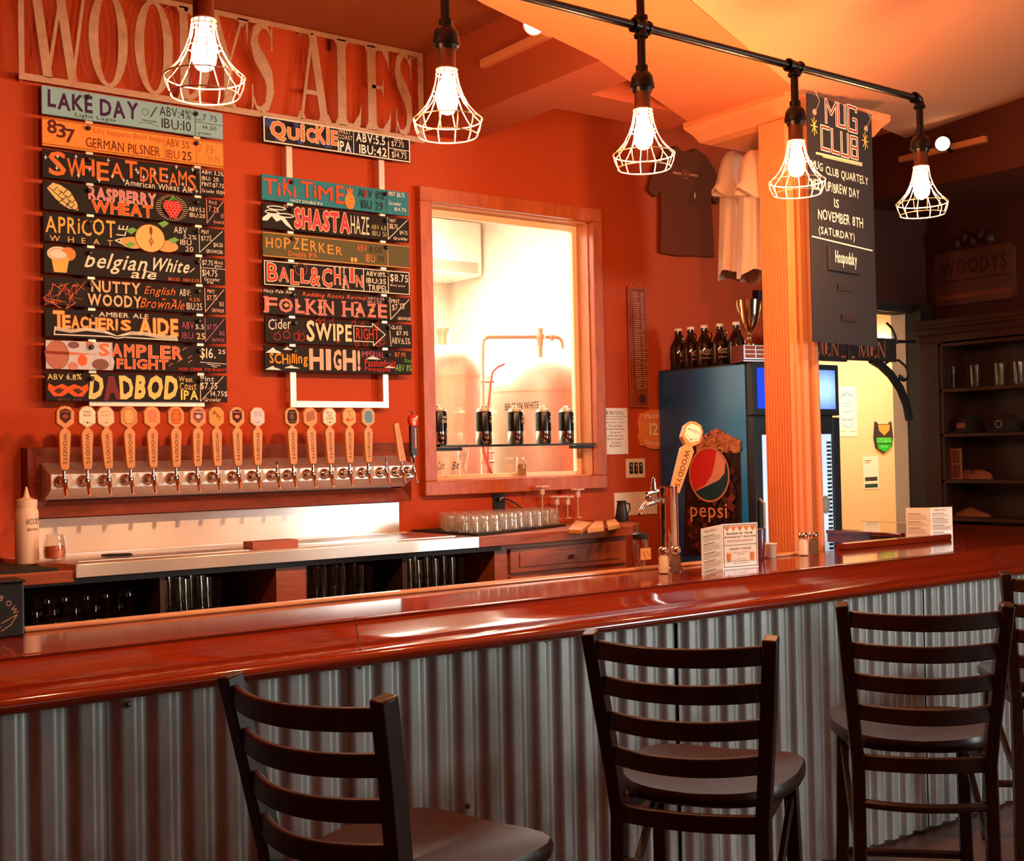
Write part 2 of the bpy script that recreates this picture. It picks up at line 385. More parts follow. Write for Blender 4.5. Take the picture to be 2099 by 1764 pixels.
plates('ceiling_beam_left', SOFF, [((3.2, -.0 + 3.2, SZ), (3.47, 5, CZ))])
plates('ceiling_beam_rear', SOFF, [((3.47, 4.05, SZ), (4.7, 4.3, CZ))])
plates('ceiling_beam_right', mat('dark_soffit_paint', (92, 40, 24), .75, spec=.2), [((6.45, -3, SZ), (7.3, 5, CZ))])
plates('ceiling_left', CEIL2, [((-3.2, 3.0, CZ-.012), (3.2, 5, CZ-.002))])
# wide boxed beam running askew from above the bar to the column capital
b = MB(); b.prism([(-1.2, 1.90), (2.45, 3.42), (3.17, 3.655), (4.27, 4.19), (4.27, 3.54), (3.04, 3.0), (-1.2, 1.12)], 'z', SZ-.004, CZ)
struct(b.build('ceiling_beam_diagonal', CEIL, smooth=0))
# sloping plaster from that beam's near edge up to the flat ceiling
b = MB().add([(-1.2, 1.12, SZ-.004), (4.27, 3.54, SZ-.004), (6.45, 4.55, 3.43), (6.45, 3.75, CZ), (2.9, 1.65, CZ), (-.6, -.2, CZ), (6.45, 4.55, CZ), (4.27, 3.54, CZ), (-1.2, 1.12, CZ)],
             [(0, 1, 4, 5), (1, 3, 4), (1, 2, 3), (2, 6, 3), (1, 7, 6, 2), (0, 8, 7, 1), (0, 5, 8), (3, 6, 7, 8, 5, 4)])
struct(b.build('ceiling_slope', CEILR, smooth=60))
# window trim on the back wall
b = MB(); fx0, fx1, fz0, fz1 = 3.147, 4.303, 1.335, 2.836
for lo, hi in (((fx0, 4.955, WZ0), (WX0, 5.0, WZ1)), ((WX1, 4.955, WZ0), (fx1, 5.0, WZ1)), ((fx0, 4.955, WZ1), (fx1, 5.0, fz1)), ((fx0, 4.955, fz0), (fx1, 5.0, WZ0))): b.box(lo, hi)
win = b.build('window_1', TRIMWOOD, smooth=0, bevel=.004); struct(win)
b = MB()
for lo, hi in (((WX0, 5.0, WZ0), (WX0+.006, 5.10, WZ1)), ((WX1-.006, 5.0, WZ0), (WX1, 5.10, WZ1)), ((WX0, 5.0, WZ1-.006), (WX1, 5.10, WZ1)), ((WX0, 5.0, WZ0), (WX1, 5.10, WZ0+.006))): b.box(lo, hi)
b.build('window_reveal', mat('reveal_wood', (196, 120, 70), .5, col2=(214, 140, 90), cscale=5, stretch=(8, 8, 1)), win, smooth=0)
b = MB()
for lo, hi in (((WX0+.006, 5.09, WZ1-.036), (WX1-.006, 5.12, WZ1-.006)), ((WX0+.006, 5.09, WZ0+.006), (WX1-.006, 5.12, WZ0+.024)), ((WX1-.036, 5.09, WZ0+.024), (WX1-.006, 5.12, WZ1-.036))): b.box(lo, hi)
b.build('window_sash', mat('pale_sash', (244, 218, 178), .6), win, smooth=0)
b = MB().box((WX0+.006, 5.102, WZ0+.02), (WX1-.03, 5.106, WZ1-.03)); b.build('window_pane', PANE, win, smooth=0)
# wooden strip at the far left of the tap wall
p0 = onY(2, 268, 4.97); p1 = onY(14, 268, 4.97)
plates('trim_1', WALL, [((p0.x-.06, 4.96, 1.17), (p1.x, 5.0, onY(10, 268, 4.98).z))])
# black frame of the hallway opening
plates('trim_2', mat('dark_door_frame', (34, 22, 18), .5), [((DX1-.005, 4.9, 0), (DX1+.12, 5.02, DZ+.06)), ((DX0-.09, 4.96, DZ), (DX1+.1, 5.02, DZ+.06))])
plates('trim_3', mat('white_jamb', (255, 248, 240), .5), [((DX1-.012, 5.02, 0), (DX1+.0, 5.13, DZ))])
# ---- brewery beyond the window
plates('wall_brewery_rear', BREWWALL, [((1.6, 8.2, 0), (5.5, 8.3, 3.5))]); plates('wall_brewery_left', BREWWALL, [((1.5, 5.12, 0), (1.6, 8.3, 3.5))]); plates('wall_brewery_right', BREWWALL, [((5.48, 5.12, 0), (5.55, 8.3, 3.5))])
plates('ceiling_brewery', BREWWALL, [((1.5, 5.12, 3.5), (5.55, 8.3, 3.6))])
# ---- hallway beyond the opening
plates('wall_hallway', YELLOW, [((5.55, 6.5, 0), (9.05, 6.6, 2.7)), ((9.25, 6.5, 0), (9.6, 6.6, 2.7)), ((9.05, 6.5, 2.12), (9.25, 6.6, 2.7)), ((9.5, 5.1, 0), (9.6, 6.5, 2.7)), ((7.4, 5.12, 0), (9.6, 5.2, 2.7))])
b = MB().box((5.55, 5.12, 2.7), (9.6, 6.6, 2.78)); struct(b.build('ceiling_hallway', mat('ceiling_tiles', (226, 206, 180), .85), smooth=0))
b = MB().box((9.04, 6.49, 0), (9.26, 6.56, 2.14)); dr = struct(b.build('door_1', mat('white_door', (244, 232, 216), .5), smooth=0))
b = MB()
for i in range(4): b.box((7.6+i*.5, 5.14, 2.66), (7.64+i*.5, 6.5, 2.70))
for j in range(3): b.box((7.4, 5.4+j*.45, 2.66), (9.5, 5.44+j*.45, 2.70))
b.build('ceiling_grid', mat('ceiling_grid_metal', (180, 150, 120), .6), bpy.data.objects['ceiling_hallway'], smooth=0)

# ================================================================== BAR
bar = thing('bar_counter', 'long glossy red-brown wooden bar with corrugated metal front', 'bar counter', (0, 0, 0))
BZ = 1.07
MB().prism([(-.6, 3.05), (6.19, 3.05), (6.19, 4.75), (5.5, 4.75), (5.5, 4.22), (5.20, 4.22), (5.20, 3.52), (-.6, 3.52)], 'z', BZ-.045, BZ).build('bar_top', BARW, bar, smooth=0)
prof = [(0, -.045), (0, .0), (.005, .002), (.010, .001), (.02, -.004), (.06, -.019), (.10, -.034), (.135, -.0455), (.15, -.048), (.18, -.0485), (.212, -.050), (.232, -.053), (.246, -.058), (.254, -.066), (.257, -.076), (.254, -.085),
        (.245, -.092), (.232, -.096), (.16, -.097), (.15, -.07)]
b = MB(); st = []
for k in range(3):
    st.append([[(-.6, 3.08-o, BZ+z), (6.17+o, 3.08-o, BZ+z), (6.17+o, 4.75, BZ+z)][k] for o, z in prof])
n = len(prof); b.add(sum(st, []), [(k*n+i, k*n+(i+1) % n, k*n+n+(i+1) % n, k*n+n+i) for k in range(2) for i in range(n)]+[tuple(range(n)), tuple(range(3*n-1, 2*n-1, -1))])
rail = b.build('arm_rail', BARW, bar, smooth=50)
b = MB()
for x in (1.73, 4.9):                                          # mitre seams scribed across the rail
    b.bar([(x-.02-.5*o_, 3.08-o_, BZ+z_+.0004) for o_, z_ in prof[2:12]], .0025, .002)
b.build('seam', mat('seam_dark', (40, 12, 6), .6), rail, smooth=0)
lip = MB().box((onZ(40, 1292, BZ).x, 3.475, BZ), (4.13, 3.515, BZ+.012)); lip.build('inner_lip', mat('pale_lip_wood', (226, 168, 116), .25, coat=.4, stretch=(1, 8, 8), col2=(200, 132, 84)), bar, smooth=0, bevel=.004)
MB().box((4.40, 3.47, BZ), (5.20, 3.53, BZ+.028)).build('inner_lip', BARW, bar, smooth=0, bevel=.005)
MB().box((5.185, 3.75, BZ), (5.225, 4.22, BZ+.02)).build('inner_lip', BARW, bar, smooth=0, bevel=.005)
seams = [-.6, .3, .95, 1.60, 2.217, 2.833, 3.533, 4.2, 4.85, 5.5, 6.12]
for i in range(len(seams)-1):
    x0, x1 = seams[i]+.0015, seams[i+1]-.0015; b = MB(); N = int((x1-x0)/.0065); off = .004*(i % 2); top = []; bot = []
    for k in range(N+1):
        x = x0+(x1-x0)*k/N; t = ((x-.013*i)/.0885) % 1; c = max(-1, min(1, 1.5*math.cos(2*PI*t)+.55)); y = 2.935-off-.0085*c
        top.append((x, y, BZ-.05)); bot.append((x, y+.004, .015))
    n = N+1; b.add(bot+top, [(k, k+1, n+k+1, n+k) for k in range(N)]); b.build('corrugated_sheet', GALV, bar, smooth=80)
b = MB().box((-.6, 2.955, 0), (6.1, 2.985, BZ-.045)); b.box((6.07, 2.985, 0), (6.1, 4.75, BZ-.045)); b.build('backing_panel', CABIN, bar, smooth=0)
for px, py in ((262, 1443), (737, 1365), (1123, 1310), (1424, 1268), (1675, 1230), (958, 1652), (1690, 1765)):
    p = onY(px, py, 2.924); b = MB(); b.lathe([(.0095, 0), (.0095, -.002)], 14, p, 'y'); b.lathe([(.0055, -.002), (.005, -.007), (.003, -.008)], 6, p, 'y'); b.build('screw', mat('zinc_screw', (120, 110, 104), .35, .9), bar)

# ================================================================== BAR STOOLS
def stool():
    t = thing('bar_stool', 'dark walnut ladder-back bar stool at the left end of the row', 'bar stool', (0, 0, 0), 0, 'ladder-back bar stools along the bar')
    def post(s):
        pts = [(.19*s, -.235, 0), (.183*s, -.205, .35), (.181*s, -.195, .62), (.190*s, -.205, .72), (.207*s, -.238, .9), (.223*s, -.275, 1.085)]
        return MB().bar(pts, .036, .046, side=(1, 0, 0))
    for s in (-1, 1): post(s).build('back_post', STOOLW, t, smooth=30, bevel=.005)
    for s in (-1, 1): MB().bar([(.20*s, .265, 0), (.19*s, .245, .3), (.184*s, .225, .64)], .038, .038, side=(1, 0, 0)).build('leg', STOOLW, t, smooth=30, bevel=.005)
    # dished D-shaped seat
    n = 40; b = MB(); rings = []
    def edge(a):
        x = math.cos(a); y = math.sin(a); wx = .235 if y > 0 else .235-.035*(-y); e = 5 if y > 0 else 3
        r = (abs(x)**e+abs(y)**e)**(-1/e); return wx*r*x, .245*r*y+.05
    for sc, z in ((.0, .662), (.35, .662), (.7, .667), (.9, .677), (.975, .680), (1, .672), (.995, .655), (.95, .646), (.0, .646)):
        rings.append([(edge(2*PI*k/n)[0]*sc, (edge(2*PI*k/n)[1]-.05)*sc+.05, z+(.008*abs(math.cos(2*PI*k/n)) if .3 < sc < .99 and z > .66 else 0)) for k in range(n)])
    b.add(sum(rings, []), [(i*n+k, i*n+(k+1) % n, i*n+n+(k+1) % n, i*n+n+k) for i in range(len(rings)-1) for k in range(n)])
    b.build('seat', STOOLW, t, smooth=50)
    for z in (1.043, .953, .863, .773):                         # curved ladder slats
        f = (z-.62)/.465; hw = .181+.042*f; y = -.197-.078*f**1.3
        b = MB().bar([(hw*u, y-.066*(1-u*u), z-.006*(1-u*u)) for u in [i/8-1 for i in range(17)]], .016, .046); b.build('slat', STOOLW, t, smooth=40, bevel=.004)
    b = MB().bar([(.18*u, -.197-.035*(1-u*u), .622) for u in [i/6-1 for i in range(13)]], .020, .044); b.build('seat_rail', STOOLW, t, smooth=40, bevel=.004)
    for s in (-1, 1): MB().box((.172*s-.011, -.18, .60), (.172*s+.011, .22, .645)).build('seat_rail', STOOLW, t, smooth=0, bevel=.003)
    MB().box((-.17, .212, .60), (.17, .234, .645)).build('seat_rail', STOOLW, t, smooth=0, bevel=.003)
    b = MB().tube([(.181*u, -.203-.045*(1-u*u), .505) for u in [i/6-1 for i in range(13)]], .013, 8); b.build('stretcher', STOOLW, t)
    for s in (-1, 1):
        b = MB().bar([(.186*s, .215-.41*q, .57-.19*math.sin(PI/2*q)**1.0*q**.2) for q in [i/8 for i in range(9)]], .016, .03, side=(1, 0, 0)); b.build('brace', STOOLW, t, smooth=40, bevel=.003)
    b = MB().tube([(.19*u, .25, .22) for u in (-1, 0, 1)], .014, 8); b.build('foot_rail', STOOLW, t)
    return t
st0 = stool(); tree = [(c, kids(c)) for c in kids(st0)]
for i, (P1, th, lb) in enumerate((((1.035, 2.395), -75, None), ((1.954, 2.329), -57.7, 'dark walnut ladder-back bar stool, second from the left, under the salt shakers'),
        ((2.806, 2.234), -46.2, 'dark walnut ladder-back bar stool, third from the left, its whole back in view'), ((3.87, 2.379), -46, 'dark walnut ladder-back bar stool cut off by the right edge, farthest along the bar'))):
    a = math.radians(th); X = Vector((math.cos(a), math.sin(a))); Yv = Vector((-math.sin(a), math.cos(a)))
    o = Vector(P1)+X*.223+Yv*.27
    if i == 0: st0.location = (o.x, o.y, 0); st0.rotation_euler = (0, 0, a)
    else: dup(st0, (o.x, o.y, 0), a, lb, None, tree)

# ================================================================== PENDANT LAMPS ON THE PIPE
LX = [1.178, 1.894, 2.640, 3.372, 4.105]; LY = 2.83; PZ = 2.878
pr = thing('pipe_rail', 'black iron pipe running over the bar that carries the caged lamps', 'pipe', (LX[0], LY, PZ))
def rel(p): return (p[0]-LX[0], p[1]-LY, p[2]-PZ)
MB().tube([rel((LX[0]-.5, LY, PZ)), rel((LX[4]-.03, LY, PZ))], .0135, 12).build('pipe', IRON, pr)
def fitting(b, c, ax, r=.0195, l=.034):
    for s in (-1, 1):
        for rr, a, z in ((r, 0, l), (r+.004, l-.010, l)):
            b.lathe([(rr, a*s), (rr, z*s)], 12, c, ax)
for i, x in enumerate(LX):
    c = rel((x, LY, PZ)); b = MB()
    if i < 4: fitting(b, c, 'x')
    else:
        b.tube([(c[0]-.036, c[1], c[2]), (c[0]-.018, c[1], c[2]), (c[0]-.005, c[1], c[2]-.005), (c[0], c[1], c[2]-.018), (c[0], c[1], c[2]-.036)], .0185, 12)
        b.lathe([(.0225, -.036), (.0225, -.026)], 12, c, 'x'); b.lathe([(.0225, -.036), (.0225, -.026)], 12, c, 'z')
    if i < 3: fitting(b, c, 'z')
    elif i == 3: b.lathe([(.0195, -.034), (.0195, 0)], 12, c); b.lathe([(.0235, -.034), (.0235, -.024)], 12, c)
    b.build('elbow' if i == 4 else 'tee', IRON, pr, smooth=40)
    if i < 3: MB().tube([(c[0], c[1], c[2]+.03), (c[0], c[1], SZ-PZ+.0)], .0135, 12).build('ceiling_drop', IRON, pr)
    MB().tube([(c[0], c[1], c[2]-.03), (c[0], c[1], 2.735-PZ)], .0135, 12).build('drop_pipe', IRON, pr)
BULBM = mat('glowing_bulb', (255, 240, 220), .3, emit=BULB_W, ecol=BULB_COL)
def pendant():
    t = thing('pendant_lamp', 'wire-caged pendant lamp hanging in front of the big metal sign', 'pendant lamp', (0, 0, 0), 0, 'caged pendant lamps along the pipe')
    b = MB().lathe([(.0175, .085), (.0195, .085), (.0195, .066), (.026, .062), (.034, .050), (.0365, .036), (.0365, .026), (.039, .026), (.039, .014), (.032, .012), (.030, .0)], 24); b.build('reducer', IRON, t, smooth=40)
    b = MB().lathe([(.026, .006), (.026, -.048), (.0275, -.050), (.0275, -.056), (.022, -.058)], 24); b.build('socket', BRONZE, t, smooth=40)
    z0 = -.056; pf = [(.029, 0), (.031, -.018), (.036, -.045), (.047, -.076), (.062, -.104), (.079, -.124), (.098, -.142), (.094, -.162), (.084, -.186)]
    b = MB()
    for r, z, w in ((.0295, 0, .0022), (.0305, -.012, .0018), (.0435, -.068, .0014), (.098, -.142, .0019), (.084, -.186, .0021)):
        b.tube([(r*math.cos(2*PI*k/40), r*math.sin(2*PI*k/40), z0+z) for k in range(40)], w, 6, True)
    for k in range(12):
        a = 2*PI*(k+.5)/12
        b.tube([((r+(.0 if i in (0, 8) else .0))*math.cos(a), r*math.sin(a), z0+z) for i, (r, z) in enumerate(pf)], .0016, 6)
    b.build('cage', CAGE, t, smooth=60)
    b = MB().lathe([(.004, -.050), (.013, -.052), (.0135, -.070), (.017, -.084), (.024, -.105), (.0295, -.128), (.0305, -.146), (.027, -.164), (.018, -.177), (.006, -.182), (.0005, -.183)], 20); b.build('bulb', BULBM, t, smooth=80)
    return t
pl0 = pendant(); tree = [(c, kids(c)) for c in kids(pl0)]
pl0.location = (LX[0], LY, 2.668)
for x, lb in zip(LX[1:], ('wire-caged pendant lamp above the right end of the metal sign', 'wire-caged pendant lamp between the window and the white T-shirts', 'wire-caged pendant lamp in front of the fluted column', 'wire-caged pendant lamp on the elbow at the end of the pipe')):
    dup(pl0, (x, LY, 2.668), .26*x, lb, None, tree)


# ================================================================== CUT-OUT METAL SIGN
SY = 4.925; sx0, sx1, sz0, sz1 = 1.288, 3.160, 3.034, 3.470
sign = thing('wall_sign', 'wide cut-out metal sign with tall serif letters above the beer boards', 'sign', (sx0, SY, sz0))
sw, sh = sx1-sx0, sz1-sz0; t_ = .022
b = MB()
b.box((0, 0, 0), (sw, .006, t_*1.2)).box((0, 0, sh-t_), (sw, .006, sh)).box((0, 0, t_*1.2), (t_, .006, sh-t_)).box((sw-.03, 0, t_*1.2), (sw, .006, sh-t_))
b.build('sign_frame', SIGNM, sign, smooth=0)
def xs(px): return onY(px, 150 if px < 500 else 190, SY).x-sx0
for ch, a, c in (('W', 58, 188), ('O', 181, 265), ('O', 275, 357), ('D', 362, 436), ('Y', 428, 508), ("'", 502, 514), ('S', 512, 565), ('A', 607, 678), ('L', 684, 742), ('E', 746, 804), ('S', 808, 847)):
    P, w = serif(ch); X0, X1 = xs(a), xs(c); b = MB(); hh = sh-t_*2+.006
    for i, pg in enumerate(P): b.prism([(X0+p[0]/w*(X1-X0), t_*1.05+p[1]*hh) for p in pg], 'y', .0003*(i % 5), .006+.0002*(i % 3))
    b.build('letter', SIGNM, sign, smooth=0)
b = MB()
for x in (.02, .62, 1.24, sw-.02):
    for z in (.012, sh-.011): b.tube([(x, .004, z), (x, 4.998-SY, z)], .005, 8)
b.build('standoff', ALU, sign)
cp = MB().tube([onY(380, 6, 4.975), onY(668, 66, 4.975), onY(674, 72, 4.975), onY(675, 104, 4.975)], .0065, 8)
for px, py in ((460, 22), (645, 61)): cp.lathe([(.014, -.006), (.014, .006)], 10, onY(px, py, 4.975), 'x')
tag(cp.build('conduit', BRONZE), 'thin metal conduit running along the wall above the metal sign', 'conduit')

# ================================================================== BOARD FRAMES AND BEER BOARDS
def frame(x0, x1, z0, z1, label):
    t = thing('board_rack', label, 'board rack', (x0, 4.945, z0), 0, 'aluminium racks holding the beer boards')
    w, h = x1-x0, z1-z0
    b = MB().box((0, 0, 0), (.03, .018, h)).box((w-.03, 0, 0), (w, .018, h)).box((.03, 0, 0), (w-.03, .018, .03)); b.build('strip', ALU, t, smooth=0, bevel=.001)
    b = MB()
    for x in (.015, w-.015):
        for z in (.08, h-.06): b.tube([(x, .016, z), (x, .053, z)], .005, 8)
    b.build('standoff', ALU, t); return t
RX = (2.437, 2.945)
fl = frame(1.548, 2.035, 1.757, 3.03, 'aluminium rack mostly hidden behind the left column of ten beer boards')
fr = frame(RX[0], RX[1], 1.757, 3.03, 'aluminium rack showing its strips under and between the right column of boards')
BW, BH = .757, .113
K = (30, 24, 22)                                               # board black
CRM, ORG, WHT, YEL, PNK = (246, 232, 208), (236, 120, 52), (248, 244, 236), (250, 206, 120), (240, 128, 130)
def board(col, row, bg, label, dx=0, w=BW):
    x0 = (1.374 if col == 0 else 2.308)+dx
    z1 = (3.025-.1262*row) if col == 0 else (3.036 if row == 0 else 2.785-.1262*(row-1))
    t = thing('beer_board', label, 'beer board', (x0, 4.915 if (col, row) == (1, 0) else 4.938, z1-BH), 0, 'painted beer boards on the back wall')
    MB().box((0, -.009, 0), (w, .004, BH)).build('panel', paint(bg), t, smooth=0, bevel=.0015)
    for x in ((.235*BW, .835*BW) if col == 0 else (.185*BW, .825*BW)):
        b = MB().lathe([(.0085, 0), (.0095, -.006), (.0095, -.016), (.006, -.021)], 14, (x-0, -.009, BH*.80), 'y'); b.build('peg', BLACK, t)
    F = Flat(lambda x, z, l: (x, -.0092-l, z), seed=row*7+col)
    def U(u): return u*BW
    F.T = lambda s, u0, v0, u1, v1, c, bold=.01, **k: F.text(s, U(u0), v0*BH, U(u1), v1*BH, c, bold, **k)
    F.Ln = lambda pts, wd, c, **k: F.line([(U(u), v*BH) for u, v in pts], wd*BH, c, **k)
    F.E = lambda u, v, ru, rv, c, **k: F.ell(U(u), v*BH, ru*BH, rv*BH, c, **k)
    F.R = lambda u, v, ru, rv, wd, c, **k: F.ring(U(u), v*BH, ru*BH, rv*BH, wd*BH, c, **k)
    F.P = lambda pts, c: F.poly([(U(u), v*BH) for u, v in pts], c)
    F.root = t; return F
def star(F, u, v, r, c):
    F.P([(u-r*.15, v), (u, v+r*1.0), (u+r*.035, v+r*.2)], c) if False else None
    k = r/6.7
    for a, b_ in (((0, 1), (.22, 0)), ((0, -1), (.22, 0))): F.P([(u-k*b_[0], v), (u+k*a[0], v+r*a[1]), (u+k*b_[0], v)], c)
    for s in (-1, 1): F.P([(u, v-r*.22), (u+s*k*.7, v), (u, v+r*.22)], c)
def tri_price(F, u0, c, a, b_, w=.03, ta=None, tb=None, full=True):
    """the vertical rule, slanting rule, pint price and growler price at a board's right end"""
    F.Ln([(u0, .96), (u0+.002, .05), (.985, .93)], w, c)
    if ta: F.T(ta, u0+.015, .76, u0+.06, .92, c, .005, jit=1)
    F.T(a, u0+.012, .48, u0+.072, .72, c, .01, jit=1); F.T(b_, u0+.085, .28, .985, .48, c, .008, jit=1)
    if tb: F.T(tb, u0+.04, .05, .985, .2, c, .008, jit=1)
    F.build('lettering', F.root)
# ---- left column
PUR, LB, GRY = (64, 26, 74), (140, 186, 196), (70, 70, 80)
F = board(0, 0, LB, 'pale blue beer board with dark purple lettering, topmost of the left column')
F.T('LAKE DAY', .03, .2, .51, .9, PUR, .05, jit=.8); F.T('Light Lager', .17, .02, .39, .2, (40, 36, 50), .0, jit=.6)
F.T('ABV:4%', .63, .56, .81, .92, (44, 34, 44), .0, jit=.5); F.T('IBU:10', .64, .1, .81, .48, (44, 34, 44), .0, jit=.3)
F.Ln([(.835, 0), (.835, 1)], .02, GRY); F.Ln([(.835, .52), (1, .52)], .02, GRY)
F.T('7 75', .88, .62, .965, .85, GRY, 0, jit=1); F.T('14.50', .88, .28, .96, .44, GRY, 0, jit=1); F.T('pint', .843, .56, .88, .66, GRY, 0); F.T('growler', .85, .04, .93, .18, GRY, 0)
F.Ln([(.58, .45), (.615, .85)], .04, (84, 60, 66)); F.Ln([(.53, .3), (.58, .22), (.61, .3), (.53, .3)], .02, GRY); F.Ln([(.51, .16), (.56, .2), (.62, .14)], .015, GRY); F.R(.55, .6, .12, .12, .015, GRY)
F.build('lettering', F.root)
OB = (240, 148, 62); BRN = (92, 40, 18)
F = board(0, 1, OB, 'bright orange beer board with brown numbers at its left end')
for ch, u, v in (('8', .025, .45), ('3', .072, .34), ('7', .118, .2)): F.T(ch, u, v, u+.05, v+.5, (84, 26, 16), .03)
F.T('Life happens Beer helps', .265, .6, .65, .88, (204, 96, 40), 0, jit=.6); F.T('GERMAN PILSNER', .225, .12, .63, .5, (112, 44, 16), .004, jit=.5)
F.T('ABV 5%', .665, .56, .80, .86, (150, 66, 26), 0); F.T('IBU', .665, .12, .74, .44, (160, 70, 26), .0); F.T('25', .755, .12, .81, .46, (84, 30, 16), .01)
F.Ln([(.655, .06), (.655, .9)], .015, (190, 90, 36)); F.Ln([(.84, .02), (.84, .98)], .02, (206, 120, 60)); F.Ln([(0, .06), (1, .06)], .02, BRN); F.Ln([(0, .95), (1, .95)], .02, BRN)
F.T('7 75', .85, .5, .94, .8, (196, 116, 60), 0); F.T('14.75', .91, .2, .98, .4, (200, 120, 60), 0); F.Ln([(.85, .14), (.97, .8)], .012, (206, 124, 64))
F.build('lettering', F.root)
F = board(0, 2, K, 'black beer board with quirky orange letters and small white stars')
F.T('S', .03, .1, .12, .96, ORG, .03)
for i, (ch, h0, h1) in enumerate((('W', .1, .75), ('H', .2, .82), ('E', .1, .76), ('A', .24, .8), ('T', .3, .94))): F.T(ch, .125+i*.077, h0+.02, .125+i*.077+(.085 if i == 0 else .066), h1+.02, ORG, .03)
for i, (ch, h0, h1) in enumerate((('D', .25, .78), ('R', .22, .8), ('E', .32, .85), ('A', .22, .7), ('M', .26, .82), ('S', .12, .72))): F.T(ch, .515+i*.054, h0, .515+i*.054+.049, h1, ORG, .015)
F.T('American Wheat Ale', .43, .02, .81, .26, CRM, .01, jit=.8)
for u, v in ((.015, .7), (.075, .78), (.07, .36), (.17, .85), (.18, .2), (.24, .45), (.34, .86), (.29, .1), (.36, .3), (.49, .64), (.50, .55), (.53, .4), (.42, .2), (.59, .6), (.66, .5), (.715, .92), (.81, .9), (.83, .1), (.75, .3)): star(F, u, v, .1, WHT)
F.Ln([(.852, .04), (.852, .97)], .02, CRM)
for i, s in enumerate(('ABV: 5.2%', 'IBU: 20', 'PINT:$7.75', 'Growler fill:$14')): F.T(s, .86, .78-.24*i, (.99, .96, .99, .995)[i], .95-.24*i+(.02 if i == 2 else 0), CRM, .01 if i < 3 else 0, jit=.5)
F.build('lettering', F.root)
F = board(0, 3, K, 'black beer board with a hop cone and a red raspberry painted on it')
F.P([(.02, .75), (.05, .96), (.09, .9), (.14, .7), (.175, .3), (.18, .06), (.13, .1), (.09, .22), (.05, .5)], (222, 200, 128))
for u, v in ((.05, .8), (.075, .66), (.10, .52), (.12, .38), (.14, .26), (.10, .74), (.125, .6), (.145, .44), (.08, .42), (.11, .26), (.16, .18)):
    F.Ln([(u-.022, v-.02), (u+.003, v-.13), (u+.022, v+.02)], .028, (70, 54, 30))
F.T('RASPBERRY', .235, .52, .60, .95, PNK, .03, out=(250, 206, 190), ow=.03); F.T('WHEAT', .25, .06, .58, .5, (226, 88, 34), .035, out=(250, 176, 110), ow=.03)
for k in range(36):
    a = 2*PI*k/36; F.Ln([(.69+.1*math.cos(a)*.62, .5+.42*math.sin(a)), (.69+.1*math.cos(a)*.92, .5+.56*math.sin(a)*.86)], .015, (246, 214, 160))
for j, n in enumerate((4, 5, 5, 4, 3, 2)):
    for k in range(n): F.E(.69+(k-(n-1)/2)*.021, .70-j*.105, .078, .072, (250, 150, 130), n=12); F.E(.69+(k-(n-1)/2)*.021, .70-j*.105, .066, .06, (206, 40, 44), n=12)
F.P([(.66, .74), (.68, .86), (.69, .95), (.70, .86), (.725, .76), (.695, .8)], (90, 160, 70))
F.T('ABV:5.2', .78, .44, .875, .6, CRM, .01); F.T('IBU:20', .785, .22, .875, .38, CRM, .01)
tri_price(F, .885, (236, 160, 140), '7.75', '14.50', .025, 'Pint:$', 'Growler:$')
F = board(0, 4, K, 'black beer board with a big orange apricot and green leaves')
F.T('APRiCOT', .01, .3, .375, .96, (250, 184, 92), .02, jit=.6); F.T('W  H  E  A  T', .03, .02, .36, .22, (250, 196, 120), .0); F.T('ALE', .38, .1, .43, .8, CRM, 0, rot=1, shear=.3)
for u, v, r in ((.47, .2, .36), (.66, .18, .36)): F.E(u, v, r*1.2, r*.6, (240, 170, 100), n=20)
for u, v, s in ((.46, .62, -1), (.45, .1, -1), (.64, .98, 1), (.695, .4, 1)): F.P([(u, v-.12), (u-.03, v+.02), (u+.01, v+.14), (u+.035, v+.06)], (120, 180, 90))
F.E(.565, .42, .56, .52, (120, 60, 20), n=26); F.E(.565, .42, .54, .5, (248, 192, 112), n=26); F.R(.57, .3, .07, .09, .03, (140, 60, 20)); F.E(.57, .7, .06, .16, (150, 70, 24)); F.Ln([(.57, .54), (.57, .12)], .03, (150, 70, 24))
F.T('ABV', .70, .7, .775, .94, CRM, 0); F.T('5.2%', .755, .52, .83, .68, CRM, 0); F.T('IBU', .735, .28, .80, .48, CRM, 0); F.T('20', .765, .05, .81, .24, CRM, 0)
tri_price(F, .845, CRM, '$7.75', '$14.50', .025, 'PINT', 'GROWLER')
F = board(0, 5, K, 'black beer board with cream script and a foamy glass with orange slice')
F.E(.075, .7, .4, .26, (246, 214, 190)); F.E(.125, .72, .26, .24, (238, 140, 72)); F.P([(.035, .62), (.13, .62), (.115, .05), (.05, .05)], (244, 188, 96)); F.E(.07, .66, .32, .16, (250, 224, 204)); F.R(.075, .7, .32, .18, .02, (210, 130, 100))
F.T('belgian', .215, .12, .545, .86, CRM, .02, shear=.35); F.T('White', .57, .34, .79, .84, CRM, .025, shear=.35); F.T('ale', .46, .02, .60, .36, CRM, .02, shear=.35)
F.Ln([(.545, .3), (.6, .26)], .03, CRM); F.Ln([(.79, .4), (.815, .55)], .03, CRM)
F.T('IBU:25  ABV:5.5%', .665, .03, .845, .15, ORG, .0); F.Ln([(.852, .02), (.852, .96)], .025, CRM); F.Ln([(.852, .6), (1, .6)], .02, CRM)
F.T('$7.75', .862, .68, .925, .9, CRM, .005); F.T('16oz', .935, .78, .985, .92, CRM, 0); F.T('glass', .935, .64, .98, .76, CRM, 0); F.T('$14.75', .86, .26, .95, .54, CRM, .005); F.T('Growler', .872, .12, .965, .25, CRM, 0); F.T('Fill', .89, 0.01, .925, .1, CRM, 0)
F.build('lettering', F.root)
F = board(0, 6, K, 'dark beer board with peach block letters beside orange script and brown scribbles')
